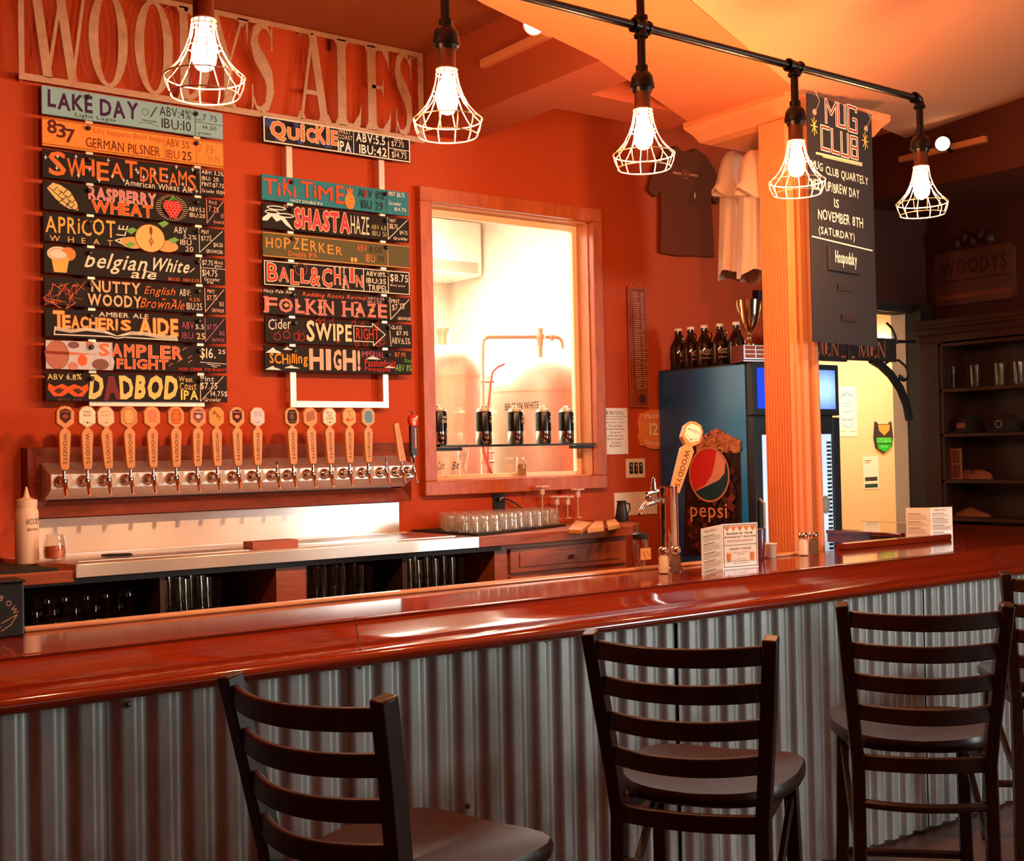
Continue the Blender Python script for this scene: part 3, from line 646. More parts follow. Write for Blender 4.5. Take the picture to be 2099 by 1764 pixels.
for k in range(26):
    u = F.rnd.uniform(.005, .19); v = F.rnd.uniform(.05, .85); F.Ln([(u, v), (u+F.rnd.uniform(-.03, .03), v+F.rnd.uniform(-.3, .3)), (u+F.rnd.uniform(0, .05), v+F.rnd.uniform(-.2, .2))], .03, F.rnd.choice([(176, 84, 46), (140, 62, 34), (206, 110, 66)]))
F.T('NUTTY', .24, .54, .505, .97, (248, 186, 140), .05); F.T('WOODY', .22, .05, .51, .49, (250, 196, 150), .05)
F.T('English', .53, .5, .70, .88, ORG, .0, shear=.35); F.T('BrownAle', .51, .08, .755, .44, ORG, .0, shear=.35); F.T('ABV:', .725, .6, .79, .86, CRM, .01); F.T('4.5%', .78, .42, .845, .56, ORG, 0); F.T('IBU:25', .765, .1, .855, .36, CRM, .005)
F.P([(.62, .46), (.635, .38), (.65, .45)], (220, 80, 40)); F.P([(.68, .45), (.69, .38), (.705, .44)], (220, 80, 40))
tri_price(F, .872, (240, 190, 160), '$7.75', '$14.50', .025, 'PINT', 'GROWLER')
F = board(0, 7, K, 'dark beer board with an open book drawn under yellow-orange letters')
F.T('AMBER ALE', .28, .80, .55, .97, CRM, .015)
for i, ch in enumerate("TEACHER'S"): F.T(ch, .042+i*.0465+(-.018 if i == 8 else 0), .33+(.0 if i else .02), .042+i*.0465+(.058 if i == 0 else .012 if i == 7 else .042)+(-.005 if i == 8 else 0), (.93 if i == 0 else .80)-.01*i, (250, 186, 108), .05, out=(214, 100, 40), ow=.025)
F.T('AIDE', .495, .2, .715, .84, (250, 186, 108), .06, out=(214, 100, 40), ow=.025, slope=.0)
for k in range(4):
    d = .035*k; F.Ln([(.05, .36-d), (.13, .28-d), (.21, .36-d*.8), (.3, .33-d), (.375, .12)], .022, CRM); F.Ln([(.375, .12), (.45, .3-d), (.53, .3-d), (.6, .22-d), (.7, .2-d)], .022, CRM)
F.Ln([(.05, .36), (.045, .09), (.34, .09), (.375, .04), (.41, .09), (.71, .05), (.7, .2)], .04, CRM)
F.T('ABV', .735, .5, .805, .76, (180, 90, 120), .01); F.T('5.5', .815, .5, .865, .68, CRM, .02); F.T('IBU', .735, .12, .80, .36, (150, 76, 110), .01); F.T('25', .82, .12, .87, .36, (248, 206, 130), .03)
tri_price(F, .87, (176, 110, 140), '$7.75', '$14.50', .03, None, 'GROWLER')
F = board(0, 8, K, 'beer board with grey stones on a blue-white end and orange letters')
F.rect(.002, .002*BH, .35*BW, BH*.998, (206, 206, 214))
F.E(.06, .5, .40, .5, (186, 120, 100), n=24); F.Ln([(.0, .58), (.12, .56)], .1, (140, 52, 32)); F.R(.06, .5, .40, .5, .02, (150, 80, 60)); F.P([(.12, .62), (.13, .5), (.26, .55), (.265, .62), (.25, .56)], (220, 130, 106))
for u, v, rx, ry, c in ((.145, .86, .2, .12, (128, 92, 84)), (.23, .92, .14, .1, (190, 130, 116)), (.19, .33, .17, .2, (226, 110, 60)), (.285, .2, .3, .2, (132, 92, 82)), (.14, .12, .18, .14, (206, 140, 122))): F.E(u, v, rx, ry, c)
F.P([(.35, .0), (.36, .3), (.345, .6), (.35, 1.0-.004), (.34, .6), (.335, .2)], (206, 206, 214))
for i, ch in enumerate('SAMPLER'): F.T(ch, .278+i*.067, .5-.006*i, .278+i*.067+.055, .96-.004*i, (238, 116, 72), .04, out=(250, 190, 150), ow=.02)
F.T('FLIGHT', .37, .06, .655, .43, (236, 108, 66), .05, out=(250, 190, 150), ow=.02)
for u, v in ((.75, .85), (.66, .72), (.78, .55), (.72, .4), (.78, .38), (.67, .25)): F.Ln([(u-.012, v-.05), (u-.003, v+.02), (u+.012, v+.06)], .02, (230, 160, 130))
F.T('$16.', .838, .48, .93, .92, CRM, .02); F.T('25', .945, .72, .99, .88, CRM, .02)
for k, (a, c) in enumerate(((.84, .995), (.88, .955), (.905, .935))): F.Ln([(a, .38-.07*k), (c, .34-.07*k)], .025, CRM)
F.T('ADD CIDER TO FLIGHT', .71, .05, .995, .16, (224, 60, 30), .02)
F.build('lettering', F.root)
F = board(0, 9, K, 'black beer board with an orange moustache and bulky yellow letters, lowest of the left column')
F.T('ABV 6.8%', .01, .74, .185, .97, (246, 226, 120), .015, jit=.6)
for s in (-1, 1):
    F.P([(.115, .5), (.115+s*.03, .6), (.115+s*.07, .5), (.115+s*.1, .62), (.115+s*.105, .42), (.115+s*.075, .16), (.115+s*.03, .16), (.115, .3)][::s], (224, 96, 44))
    F.P([(.115+s*.02, .4), (.115+s*.05, .46), (.115+s*.075, .34), (.115+s*.05, .24)][::s], (86, 44, 30))
F.T('IBU 60', .06, .01, .18, .1, (120, 80, 80), 0)
F.T('D', .225, .07, .30, .96, (248, 216, 136), .09, shear=.1); F.P([(.30, .03), (.325, .9), (.355, .9), (.395, .06), (.365, .06), (.355, .3), (.335, .3), (.325, .03)], (120, 48, 56))
F.T('D', .385, .07, .46, .94, (248, 216, 136), .08, shear=-.05); F.T('BOD', .47, .07, .71, .98, (248, 214, 124), .1, shear=.1)
F.T('West', .715, .74, .795, .95, (250, 206, 100), .01, jit=1); F.T('Coast', .72, .44, .815, .72, (250, 206, 100), .01, jit=1); F.T('IPA', .725, .08, .825, .44, (250, 224, 110), .05)
F.T('Pint', .84, .78, .92, .98, CRM, .01); F.T('$7.75', .84, .46, .94, .74, CRM, .005); F.T('14.75$', .9, .2, .998, .42, CRM, .01); F.T('Growler', .86, .02, .96, .18, CRM, 0); F.Ln([(.84, .8), (.838, .03), (.975, .97)], .025, CRM)
F.build('lettering', F.root)
# ---- right column
F = board(1, 0, K, 'white-edged beer board with peach letters on blue patches, hanging apart above the others')
for u, v, r in ((.04, .8, .3), (.2, .85, .2), (.35, .4, .3), (.42, .3, .25), (.24, .2, .16), (.56, .2, .2), (.1, .2, .2)): F.E(u, v, r, r*.8, (52, 66, 130), n=7)
F.Ln([(.006, .03), (.006, .97), (.994, .97), (.994, .03), (.006, .03), (.006, .3)], .05, CRM)
for i, (ch, a, c, v0, v1) in enumerate((('Q', .045, .145, .12, .88), ('U', .155, .23, .22, .7), ('i', .24, .265, .24, .9), ('C', .275, .335, .24, .8), ('K', .34, .40, .24, .94), ('i', .41, .43, .26, .92), ('E', .44, .485, .26, .84))): F.T(ch, a, v0, c, v1, (238, 134, 84), .06, out=(248, 214, 180), ow=.03)
F.T('WEST', .49, .78, .575, .95, CRM, .0); F.T('COAST', .49, .55, .585, .73, CRM, 0); F.T('IPA', .485, .06, .575, .48, WHT, .04)
F.Ln([(.593, .03), (.593, .97)], .03, CRM); F.Ln([(.838, .03), (.838, .97)], .05, CRM); F.Ln([(.84, .48), (.99, .48)], .03, CRM)
F.T('ABV:5.5', .61, .55, .815, .92, WHT, .035); F.T('IBU:42', .63, .08, .825, .46, WHT, .035); F.T('PINT', .88, .82, .945, .92, CRM, 0); F.T('$7.75', .86, .55, .95, .8, CRM, .005); F.T('GROWLER', .875, .38, .965, .46, CRM, 0); F.T('$14.75', .86, .08, .97, .36, CRM, .005)
F.build('lettering', F.root)
TEAL = (44, 128, 142)
F = board(1, 1, TEAL, 'teal beer board with orange-red letters and a pineapple')
for ch, a, c, v0, v1 in (('T', .01, .095, .25, .85), ('i', .1, .118, .22, .72), ('K', .135, .195, .26, .92), ('i', .2, .218, .22, .66), ('T', .25, .33, .26, .92), ('i', .335, .352, .3, .8), ('M', .365, .46, .26, .82), ('E', .485, .54, .18, .92)): F.T(ch, a, v0, c, v1, (232, 84, 44), .015, out=(90, 40, 40), ow=.012)
F.P([(.565, .6), (.55, .9), (.57, .8), (.578, 1), (.588, .8), (.605, .9), (.592, .6)], (196, 110, 60)); F.E(.578, .34, .23, .34, (240, 152, 62)); 
for k in (-1, 0, 1): F.Ln([(.555, .34+k*.2), (.6, .48+k*.2)], .02, (170, 84, 30)); F.Ln([(.6, .2+k*.2), (.555, .34+k*.2)], .02, (170, 84, 30))
F.T('ABV 8%', .635, .56, .82, .9, (40, 40, 46), .0); F.T('IBU 29', .655, .1, .81, .45, (40, 40, 46), .0); F.T('B', .672, .56, .70, .9, (150, 40, 40), .01)
F.T('HAZY DOUBLE IPA', .18, .03, .39, .14, WHT, .01); F.Ln([(.838, .04), (.838, .96)], .02, (60, 44, 50)); F.T('PINT $8.75', .85, .72, .965, .94, WHT, .0); F.T('Growler', .85, .38, .94, .54, WHT, 0); F.T('$14.75', .89, .14, .975, .3, WHT, 0)
F.build('lettering', F.root)
F = board(1, 2, K, 'black beer board with a white mountain and thick pink letters')
F.P([(.0, .4), (.03, .55), (.08, .75), (.13, .6), (.2, .02), (.15, .2), (.12, .4), (.09, .3), (.06, .5), (.03, .3), (.0, .3)], WHT)
for u, v, r in ((.09, .84, .42), (.15, .58, .36), (.06, .66, .3)): F.E(u, v, r, .09, WHT); F.E(u, v, r*.84, .05, K)
F.R(.15, .95, .08, .04, .02, (220, 150, 120))
F.T('SHASTA', .205, .12, .575, .94, (232, 62, 84), .07, out=(246, 204, 150), ow=.04); F.T('HAZE', .582, .14, .71, .88, CRM, .0, slope=0)
F.T('ABV 6.8', .725, .4, .83, .6, (190, 190, 120), 0); F.T('IBU 51', .73, .14, .83, .34, (190, 190, 120), 0)
tri_price(F, .842, CRM, '$8.75', '$14.75', .03, 'PINT', 'Growler')
OLV = (92, 88, 56)
F = board(1, 3, OLV, 'olive green beer board with thin orange letters')
F.Ln([(0, .95), (1, .95)], .03, (230, 150, 70)); F.Ln([(0, .04), (1, .04)], .03, (230, 150, 70)); F.Ln([(.84, .03), (.84, .97)], .03, (230, 150, 70))
for i, ch in enumerate('HOPZERKER'): F.T(ch, .02+i*.057, .36+.012*i-.028*max(0, i-3), .02+i*.057+.043, .76+.03*min(i, 3)-.05*max(0, i-4), (238, 156, 66), .01)
F.T('Double IPA', .16, .1, .35, .32, (236, 130, 56), 0, jit=.6); F.T('ABV', .62, .56, .69, .84, (224, 116, 54), 0); F.T('8.5%', .71, .56, .80, .8, (60, 54, 44), 0); F.T('IBU', .68, .14, .745, .46, (232, 140, 60), .0); F.T('79', .77, .16, .81, .42, (64, 58, 44), 0)
F.R(.54, .85, .14, .12, .015, (130, 110, 80)); F.Ln([(.57, .4), (.56, .6)], .02, (140, 110, 70)); F.E(.585, .18, .07, .1, (236, 170, 90)); F.E(.61, .18, .07, .1, (236, 170, 90))
F.build('lettering', F.root)
F = board(1, 4, K, 'black beer board edged in white with red letters and a chain')
F.Ln([(.008, .04), (.008, .96), (.992, .96), (.992, .04), (.008, .04), (.008, .3)], .035, CRM); F.Ln([(.665, .04), (.665, .96)], .035, CRM); F.Ln([(.84, .04), (.84, .96)], .035, CRM)
for ch, a, c, v0, v1 in (('B', .025, .09, .18, .88), ('A', .10, .16, .2, .74), ('L', .175, .225, .12, .68), ('L', .24, .29, .2, .76), ('&', .30, .365, .12, .84), ('C', .38, .445, .1, .84), ('H', .46, .505, .24, .9), ('A', .515, .56, .12, .6), ('I', .57, .595, .36, .96), ('N', .61, .655, .2, .66)): F.T(ch, a, v0, c, v1, (214, 66, 36), .02, out=CRM, ow=.028)
F.R(.24, .72, .26, .24, .025, (190, 80, 50)); 
for k in range(6): F.R(.525+.003*(k % 2), .12+.16*k, .035, .06, .022, CRM, n=8)
F.T('ABV:10%', .68, .68, .82, .88, CRM, .02); F.T('IBU:35', .68, .38, .82, .6, CRM, .02); F.T('TRIPEL', .69, .08, .83, .32, CRM, .02); F.T('$8.75', .85, .48, .98, .84, CRM, .01); F.T('10oz pour', .85, .3, .96, .42, CRM, 0)
F.build('lettering', F.root)
F = board(1, 5, K, 'dark beer board with wide pink slab letters under orange italics')
F.T('Hazy Pale Ale', .0, .8, .18, .98, CRM, 0, shear=.2); F.T('Redding Roots Revival', .25, .74, .68, .96, (232, 96, 50), .01, shear=.3); F.T('ABV:6.3%', .69, .82, .81, .94, (210, 170, 160), 0); F.T('IBU:20', .69, .68, .79, .79, (210, 170, 160), 0)
for ch, a, c in (('F', .0, .085), ('O', .09, .185), ('L', .195, .26), ('K', .265, .345), ('I', .35, .375), ('N', .38, .455), ('H', .51, .59), ('A', .595, .67), ('Z', .68, .745), ('E', .755, .825)):
    F.T(ch, a+.004, .09, c, .66, (226, 130, 120), .045)
    for zz in (.09, .66): F.Ln([(a, zz), (a+.025, zz)], .07, (226, 130, 120)) if ch in 'FKNHAI' else None
for u in (.022, .14, .215, .362, .62, .715): F.P([(u-.02, .38), (u, .48), (u+.02, .38), (u, .28)], (244, 160, 120))
tri_price(F, .845, CRM, '$7.75', '', .03, 'PINT', 'GROWLER') if False else None
F.Ln([(.845, .96), (.848, .05), (.985, .93)], .03, CRM); F.T('PINT', .855, .74, .915, .9, CRM, 0); F.T('$7.75', .86, .4, .95, .68, CRM, 0, slope=.3); F.T('GROWLER', .9, .05, .995, .18, CRM, 0)
F.build('lettering', F.root)
F = board(1, 6, K, 'dark beer board with red cherries and a white arrow', .005)
F.T('Cider', .02, .5, .165, .92, CRM, .0, jit=.6, slope=.15)
for u, v in ((.075, .25), (.135, .34), (.2, .28), (.23, .26), (.34, .9), (.37, .9), (.43, .9), (.47, .2), (.54, .4), (.58, .9), (.64, .86), (.75, .1), (.78, .2), (.74, .86), (.6, .08), (.66, .1)):
    r = .14 if u < .25 else .09; F.R(u, v, r, r, .025, (190, 50, 34), n=12); F.Ln([(u, v+r), (u+.02, v+r+.12)], .015, (170, 70, 44))
F.T('S', .26, .1, .315, .96, (246, 216, 170), .05); F.T('WIPE', .32, .16, .565, .86, (246, 216, 170), .05)
F.Ln([(.58, .18), (.58, .82), (.71, .82), (.71, .96), (.80, .52), (.715, .04), (.715, .2), (.58, .2)], .035, CRM); F.T('RIGHT', .595, .28, .755, .74, (216, 62, 34), .0)
F.Ln([(.83, .94), (.84, .05)], .025, CRM); F.T('GLASS', .845, .76, .92, .92, CRM, 0); F.T('$7.95', .88, .5, .965, .7, CRM, .01); F.T('ABV:6.5%', .845, .16, .98, .42, CRM, 0)
F.build('lettering', F.root)
F = board(1, 7, K, 'dark beer board with white clouds and wide peach capitals, lowest of the right column')
for u, v, w_, h_ in ((.055, .72, .05, .22), (.145, .86, .03, .12), (.05, .06, .05, .16), (.17, .14, .05, .12), (.72, .6, .05, .16), (.84, .26, .04, .12)): F.P([(u-w_, v), (u+w_*1.1, v), (u+w_*.6, v+h_*.4), (u+w_*.3, v+h_*.5), (u, v+h_), (u-w_*.5, v+h_*.5)], WHT)
F.T('SCHilling', .03, .2, .275, .74, (246, 160, 52), .03, jit=.8); 
for ch, a, c in (('H', .285, .38), ('I', .395, .43), ('G', .445, .50), ('H', .51, .60), ('!', .61, .63)): F.T(ch, a, .1, c, .95, (246, 186, 160), .07)
F.T('IMPERIAL', .64, .68, .80, .92, (176, 90, 110), 0); F.T('Passionfruit', .66, .3, .88, .6, (216, 62, 40), .01); F.T('Pineapple', .66, .06, .84, .28, (206, 44, 34), .01)
F.T('$7.95', .875, .72, .955, .92, (220, 140, 60), 0); F.T('12oz', .945, .52, .995, .68, (110, 190, 90), 0); F.T('ABV 8%', .88, .14, .995, .42, (140, 200, 110), 0)
F.build('lettering', F.root)

# ================================================================== TAP WALL
ts = thing('tap_surround', 'red-brown mitred wooden frame around the steel tap box', 'frame', (1.295, 4.9, 1.318))
fw, fh = 1.735, .275
def fr_board(p, q, r_, s_):                                     # one bevelled board: outer edge p-q, inner edge r-s
    b = MB(); A = [(*p, 0), (*q, 0), (*r_, 0), (*s_, 0)]
    pts = [(p[0], 0, p[1]), (q[0], 0, q[1]), (r_[0], .04, r_[1]), (s_[0], .04, s_[1])]
    return b.add(pts+[(x, .1, z) for x, y, z in pts], [(0, 1, 2, 3), (7, 6, 5, 4), (0, 4, 5, 1), (1, 5, 6, 2), (2, 6, 7, 3), (3, 7, 4, 0)])
o4 = [(0, 0), (fw, 0), (fw, fh), (0, fh)]; i4 = [(.085, .062), (fw-.03, .062), (fw-.03, fh-.062), (.085, fh-.062)]
for k in range(4): fr_board(o4[k], o4[(k+1) % 4], i4[(k+1) % 4], i4[k]).build('frame_board', TAPWOOD, ts, smooth=0)
MB().box((.07, .088, .05), (fw-.02, .098, fh-.05)).build('recess_back', TAPWOOD, ts, smooth=0)
TBX0, TBX1, TY = 1.352, 2.985, 4.80
tb = MB().prism([(4.985, 1.535), (4.93, 1.532), (4.802, 1.488), (4.80, 1.486), (4.80, 1.430), (4.803, 1.428), (4.885, 1.388), (4.985, 1.388)], 'x', TBX0, TBX1)
tag(tb.build('tap_box', STEEL2, smooth=20, bevel=.002), 'long stainless box carrying the row of beer taps', 'tap box')
TX = [1.404, 1.489, 1.570, 1.656, 1.747, 1.840, 1.929, 2.017, 2.106, 2.195, 2.285, 2.365, 2.452, 2.540, 2.633, 2.725, 2.818, 2.890, 2.952]
TX = [onY(x-9, 985, 4.79).x for x in (133, 180, 223, 268, 314, 361, 404, 445, 487, 527, 567, 600, 640, 676, 715, 753, 790, 822, 846)]
def faucet(t):
    b = MB().lathe([(.0245, .004), (.0245, -.003), (.021, -.010), (.012, -.014), (.0105, -.05)], 20, (0, 0, 0), 'y')
    b.lathe([(.013, -.014), (.013, -.022)], 12, (0, 0, 0), 'y'); b.build('shank', CHROME, t, smooth=40)
    b = MB().lathe([(.0105, .016), (.0125, .010), (.0125, -.012), (.0095, -.018)], 16, (0, -.058, 0)); b.tube([(0, -.058, -.004), (.0, -.068, -.012), (0, -.080, -.034), (0, -.088, -.054)], [.010, .0095, .0085, .0075], 12)
    b.build('spout', CHROME, t, smooth=50)
    b = MB().lathe([(.006, .010), (.008, .016), (.006, .024), (.0045, .030), (.0045, .046)], 12, (0, -.058, 0)); b.build('lever', CHROME, t, smooth=40)
HB = .046
def handle(t, lean, head, badge=None, dy=0):
    """wooden two-part tap handle: tapered shaft, neck, six-sided head with a badge"""
    c, s = math.cos(lean), math.sin(lean)
    T = Matrix.Translation((0, -.058+dy, HB))@Matrix.Rotation(lean, 4, 'Y')
    b = MB(); b.T = T
    b.prism([(-.012, 0), (.012, 0), (.0165, .012), (.0225, .135), (.019, .147), (.0085, .157), (.0085, .163), (-.0085, .163), (-.0085, .157), (-.019, .147), (-.0225, .135), (-.0165, .012)], 'y', -.011, .011)
    sh = b.build('handle', HANDW, t, smooth=0, bevel=.0025)
    b = MB(); b.T = T
    b.prism([(-.0085, .160), (.0085, .160), (.033, .178), (.033, .222), (.019, .240), (0, .245), (-.019, .240), (-.033, .222), (-.033, .178)], 'y', -.012, .012)
    hd = b.build('head', HANDW, t, smooth=0, bevel=.003)
    b = MB(); b.T = T; b.lathe([(.0075, -.026), (.0075, -.004), (.011, .0)], 12); b.build('ferrule', CHROME, t, smooth=40)
    F = Flat(lambda x, z, l: tuple(T @ Vector((x, -.011-l, z))), 3)
    F.text('WOODYS', -.007, .022, .007, .138, (70, 38, 22), .0, rot=-1); F.build('lettering', sh)
    F = Flat(lambda x, z, l: tuple(T @ Vector((x, -.012-l, z))), 3)
    head(F); F.build('badge', hd)
BLK = (44, 26, 22)
def shield(bg, fg):
    def f(F):
        F.poly([(-.021, .226), (0, .234), (.021, .226), (.021, .195), (0, .176), (-.021, .195)], bg); F.line([(-.017, .222), (.017, .222)], .004, fg); F.ell(0, .204, .011, .009, fg, 7); F.line([(-.014, .213), (.014, .211)], .002, BLK)
    return f
def whole(bg, lines, fg=BLK, bold=.01):
    def f(F):
        F.poly([(-.030, .180), (0, .164), (.030, .180), (.030, .221), (.017, .237), (0, .241), (-.017, .237), (-.030, .221)], bg)
        for i, (tx, w) in enumerate(lines): F.text(tx, -w, .217-.013*i, w, .226-.013*i, fg, bold)
        F.line([(-.014, .182), (0, .175), (.014, .182)], .0014, fg); F.ell(0, .181, .003, .003, fg, 8)
    return f
def oval(bg, fg, ring=(90, 50, 30), lines=()):
    def f(F):
        P = lambda r: [(r*.0215*math.cos(a), .204+r*.030*max(-.93, min(.93, 1.15*math.sin(a)))) for a in [2*PI*k/28 for k in range(28)]]
        F.poly(P(1.06), ring); F.poly(P(1), bg); F.ell(0, .204, .012, .012, fg, 9); F.line([(-.011, .222), (.011, .222)], .004, fg); F.line([(-.012, .184), (.012, .184)], .003, fg)
        for k in range(5): F.line([(-.008+.004*k, .196), (-.006+.004*k, .212)], .0016, bg)
    return f
def num(F):
    F.poly([(-.030, .180), (0, .164), (.030, .180), (.030, .221), (.017, .237), (0, .241), (-.017, .237), (-.030, .221)], (232, 158, 84))
    for ch, x, z in (('8', -.015, .212), ('3', -.004, .201), ('7', .007, .189)): F.text(ch, x, z, x+.011, z+.016, BLK, .01)
def plainhead(F): F.ell(0, .21, .018, .018, (222, 120, 90), 20); F.ell(0, .21, .014, .014, (232, 138, 104), 20); F.line([(-.014, .186), (.014, .186)], .003, (210, 110, 80))
def slashes(F):
    F.poly([(-.022, .226), (.022, .232), (.022, .195), (0, .174), (-.022, .195)], (226, 150, 110))
    for k in range(5): F.line([(-.019, .218-.008*k), (.019, .228-.008*k)], .0035, (120, 40, 34))
def cherry(F): F.poly([(-.030, .180), (0, .164), (.030, .180), (.030, .221), (.017, .237), (0, .241), (-.017, .237), (-.030, .221)], (236, 178, 120)); F.ell(-.008, .19, .009, .008, (206, 80, 50), 12); F.line([(-.008, .196), (0, .226), (.014, .186)], .0018, (150, 80, 50)); F.line([(-.016, .228), (.016, .228)], .003, (190, 110, 80)); F.line([(.006, .186), (.018, .196)], .005, (206, 100, 60))
heads = [(0, shield((84, 34, 26), (150, 80, 60)), .02, 'beer tap with a dark red shield badge at the far left end'),
 (1, whole((246, 232, 206), [('DAD', .013), ('BOD', .014)]), 0, 'beer tap with a white handle head and two short dark words'),
 (2, whole((244, 214, 180), [('NUTTY', .02), ('WOODY', .02)], (190, 110, 80), 0), -.05, 'beer tap with a cream handle head and faint brown lettering'),
 (3, oval((236, 168, 96), (250, 206, 130), (120, 40, 34)), -.03, 'beer tap with a tall oval red-rimmed badge on its handle'),
 (4, plainhead, -.02, 'beer tap with a plain salmon-pink round emblem on its handle'),
 (5, oval((206, 104, 48), (226, 140, 76), (170, 70, 30)), 0, 'beer tap with a brown-orange arched badge on its handle'),
 (6, shield((140, 84, 80), (226, 190, 180)), .02, 'beer tap with a grey-purple speckled shield on its handle'),
 (7, num, -.02, 'beer tap with three slanting dark numerals on its handle'),
 (8, shield((70, 28, 24), (216, 130, 100)), -.02, 'beer tap with a black and red shield on its handle, right of the numerals'),
 (9, whole((222, 216, 224), [('LAKE DAY', .02), ('LIGHT LAGER', .018)], (120, 110, 150), 0), 0, 'beer tap with a pale lilac-white handle head'),
 (11, oval((58, 34, 26), (150, 100, 70), (30, 20, 16)), -.03, 'beer tap with a black oval badge, first after the bare tap in mid-row'),
 (12, slashes, -.06, 'beer tap with dark red slanting script on its handle head'),
 (13, whole((246, 230, 206), [('BALL', .014), ('AND', .009), ('CHAIN', .017)]), -.03, 'beer tap with a white head and three short lines of dark writing'),
 (14, cherry, -.01, 'beer tap with a peach handle head and a small red fruit drawing'),
 (15, oval((96, 160, 178), (130, 130, 170), (226, 220, 206)), 0, 'beer tap with a sky-blue oval badge on its handle')]
proto = None
for i, hd, lean, lb in heads:
    t = thing('beer_tap', lb, 'beer tap', (TX[i], TY, 1.458), 0, 'beer taps along the steel tap box'); faucet(t); handle(t, lean, hd)
for i, lb in ((10, 'bare chrome beer tap without a handle in the middle of the row'), (16, 'bare chrome beer tap without a handle near the right end of the row')):
    t = thing('beer_tap', lb, 'beer tap', (TX[i], TY, 1.458), 0, 'beer taps along the steel tap box'); faucet(t)
    MB().lathe([(.0045, .046), (.006, .050), (.005, .056), (.007, .06), (.003, .066)], 10, (0, -.058, 0)).build('finial', CHROME, t)
t = thing('beer_tap', 'beer tap with a plain square wooden stick handle leaning left', 'beer tap', (TX[17], TY, 1.458), 0, 'beer taps along the steel tap box'); faucet(t)
b = MB(); T = Matrix.Translation((0, -.058, .048))@Matrix.Rotation(-.17, 4, 'Y'); b.T = T; b.prism([(-.018, 0), (.018, 0), (.012, .175), (-.012, .175)], 'y', -.011, .011); h_ = b.build('handle', HANDW, t, smooth=0, bevel=.002)
F = Flat(lambda x, z, l: tuple(T@Vector((x, -.011-l, z)))); F.text('HUMBLE CIDER CO', -.006, .012, .006, .165, (190, 120, 60), 0, rot=-1); F.build('lettering', h_)
t = thing('beer_tap', 'cider tap with a red apple held by a hand on top of its black handle', 'beer tap', (TX[18], TY, 1.458), 0, 'beer taps along the steel tap box'); faucet(t)
T = Matrix.Translation((0, -.058, .046)); b = MB(); b.T = T; b.prism([(-.010, .02), (.010, .02), (.017, .04), (.017, .165), (-.017, .165), (-.017, .04)], 'y', -.010, .010); h_ = b.build('handle', BLACK, t, smooth=0, bevel=.003)
b = MB(); b.T = T; b.lathe([(.0055, -.01), (.008, .0), (.012, .012), (.010, .03)], 14); b.build('ferrule', CHROME, t)
b = MB(); b.T = T; b.prism([(.024*math.cos(a)*(1-.12*max(0, math.sin(a))**6), .188+.030*math.sin(a)*(1 if math.sin(a) < .8 else .9)) for a in [2*PI*k/24 for k in range(24)]], 'y', -.014, .010); ap = b.build('apple', paint((206, 50, 30)), t, smooth=0, bevel=.004)
b = MB(); b.T = T; b.tube([(0, -.002, .214), (-.004, -.002, .224), (-.014, -.002, .230)], [.003, .004, .002], 8); b.build('stem', BLACK, ap)
F = Flat(lambda x, z, l: (x, -.058-.0142-l, z+.046)); F.poly([(-.006, .165), (.006, .165), (.010, .188), (.020, .204), (.014, .210), (.006, .200), (-.008, .196), (-.012, .186)], (240, 200, 170)); F.line([(-.01, .19), (.006, .184)], .003, BLK); F.build('badge', ap)
F = Flat(lambda x, z, l: (x, -.058-.0102-l, z+.046)); F.text('CIDER', -.007, .06, .001, .155, (216, 40, 30), .03, rot=-1); F.line([(.008, .06), (.008, .15)], .004, CRM); F.build('lettering', h_)

# ================================================================== BACK COUNTER
KZ = 1.170
bc = thing('back_counter', 'long back counter with steel top, wooden edges and open glass shelves', 'counter', (0, 0, 0))
b = MB().prism([(1.318, 4.39), (3.05, 4.375), (3.05, 4.985), (1.20, 4.985)], 'z', KZ-.048, KZ); b.build('steel_top', STEEL, bc, smooth=0, bevel=.002)
b = MB().box((1.30, 4.97, KZ), (3.005, 4.985, 1.312)); b.build('splashback', STEEL, bc, smooth=0, bevel=.0015)
b = MB().bar([(1.36, 4.90, KZ+.002), (3.0, 4.90, KZ+.002)], .012, .006); b.bar([(1.36, 4.50, KZ+.0012), (3.0, 4.49, KZ+.0012)], .004, .003); b.build('drip_rail', STEEL2, bc, smooth=0)
b = MB().prism([(3.052, 4.375), (3.975, 4.40), (4.18, 4.58), (4.22, 4.985), (3.052, 4.985)], 'z', KZ-.048, KZ-.002); b.build('wooden_top', COUNTW, bc, smooth=0, bevel=.003)
b = MB().prism([(.2, 4.44), (1.316, 4.40), (1.19, 4.985), (.2, 4.985)], 'z', KZ-.062, KZ-.02); b.build('wooden_top', COUNTW, bc, smooth=0, bevel=.003)
b = MB().box((.2, 4.955, .1), (4.0, 4.98, KZ-.06)); b.build('back_panel', CABIN, bc, smooth=0)
b = MB().box((.2, 4.42, .70), (3.2, 4.955, .735)).box((.2, 4.42, 0), (3.98, 4.455, .70)); b.build('shelf_board', CABIN, bc, smooth=0)
for x0, x1, mm in ((.2, .25, COUNTW), (1.635, 1.655, CABIN), (2.105, 2.235, COUNTW), (2.685, 2.708, CABIN), (3.165, 3.235, COUNTW)):
    MB().box((x0, 4.425, .735), (x1, 4.955 if mm is CABIN else 4.9, KZ-.05)).build('divider', mm, bc, smooth=0)
MB().box((.2, 4.42, 1.098), (3.2, 4.44, 1.121)).build('face_rail', CABIN, bc, smooth=0)
MB().box((3.235, 4.44, .60), (3.965, 4.955, KZ-.05)).build('drawer_carcass', COUNTW, bc, smooth=0)
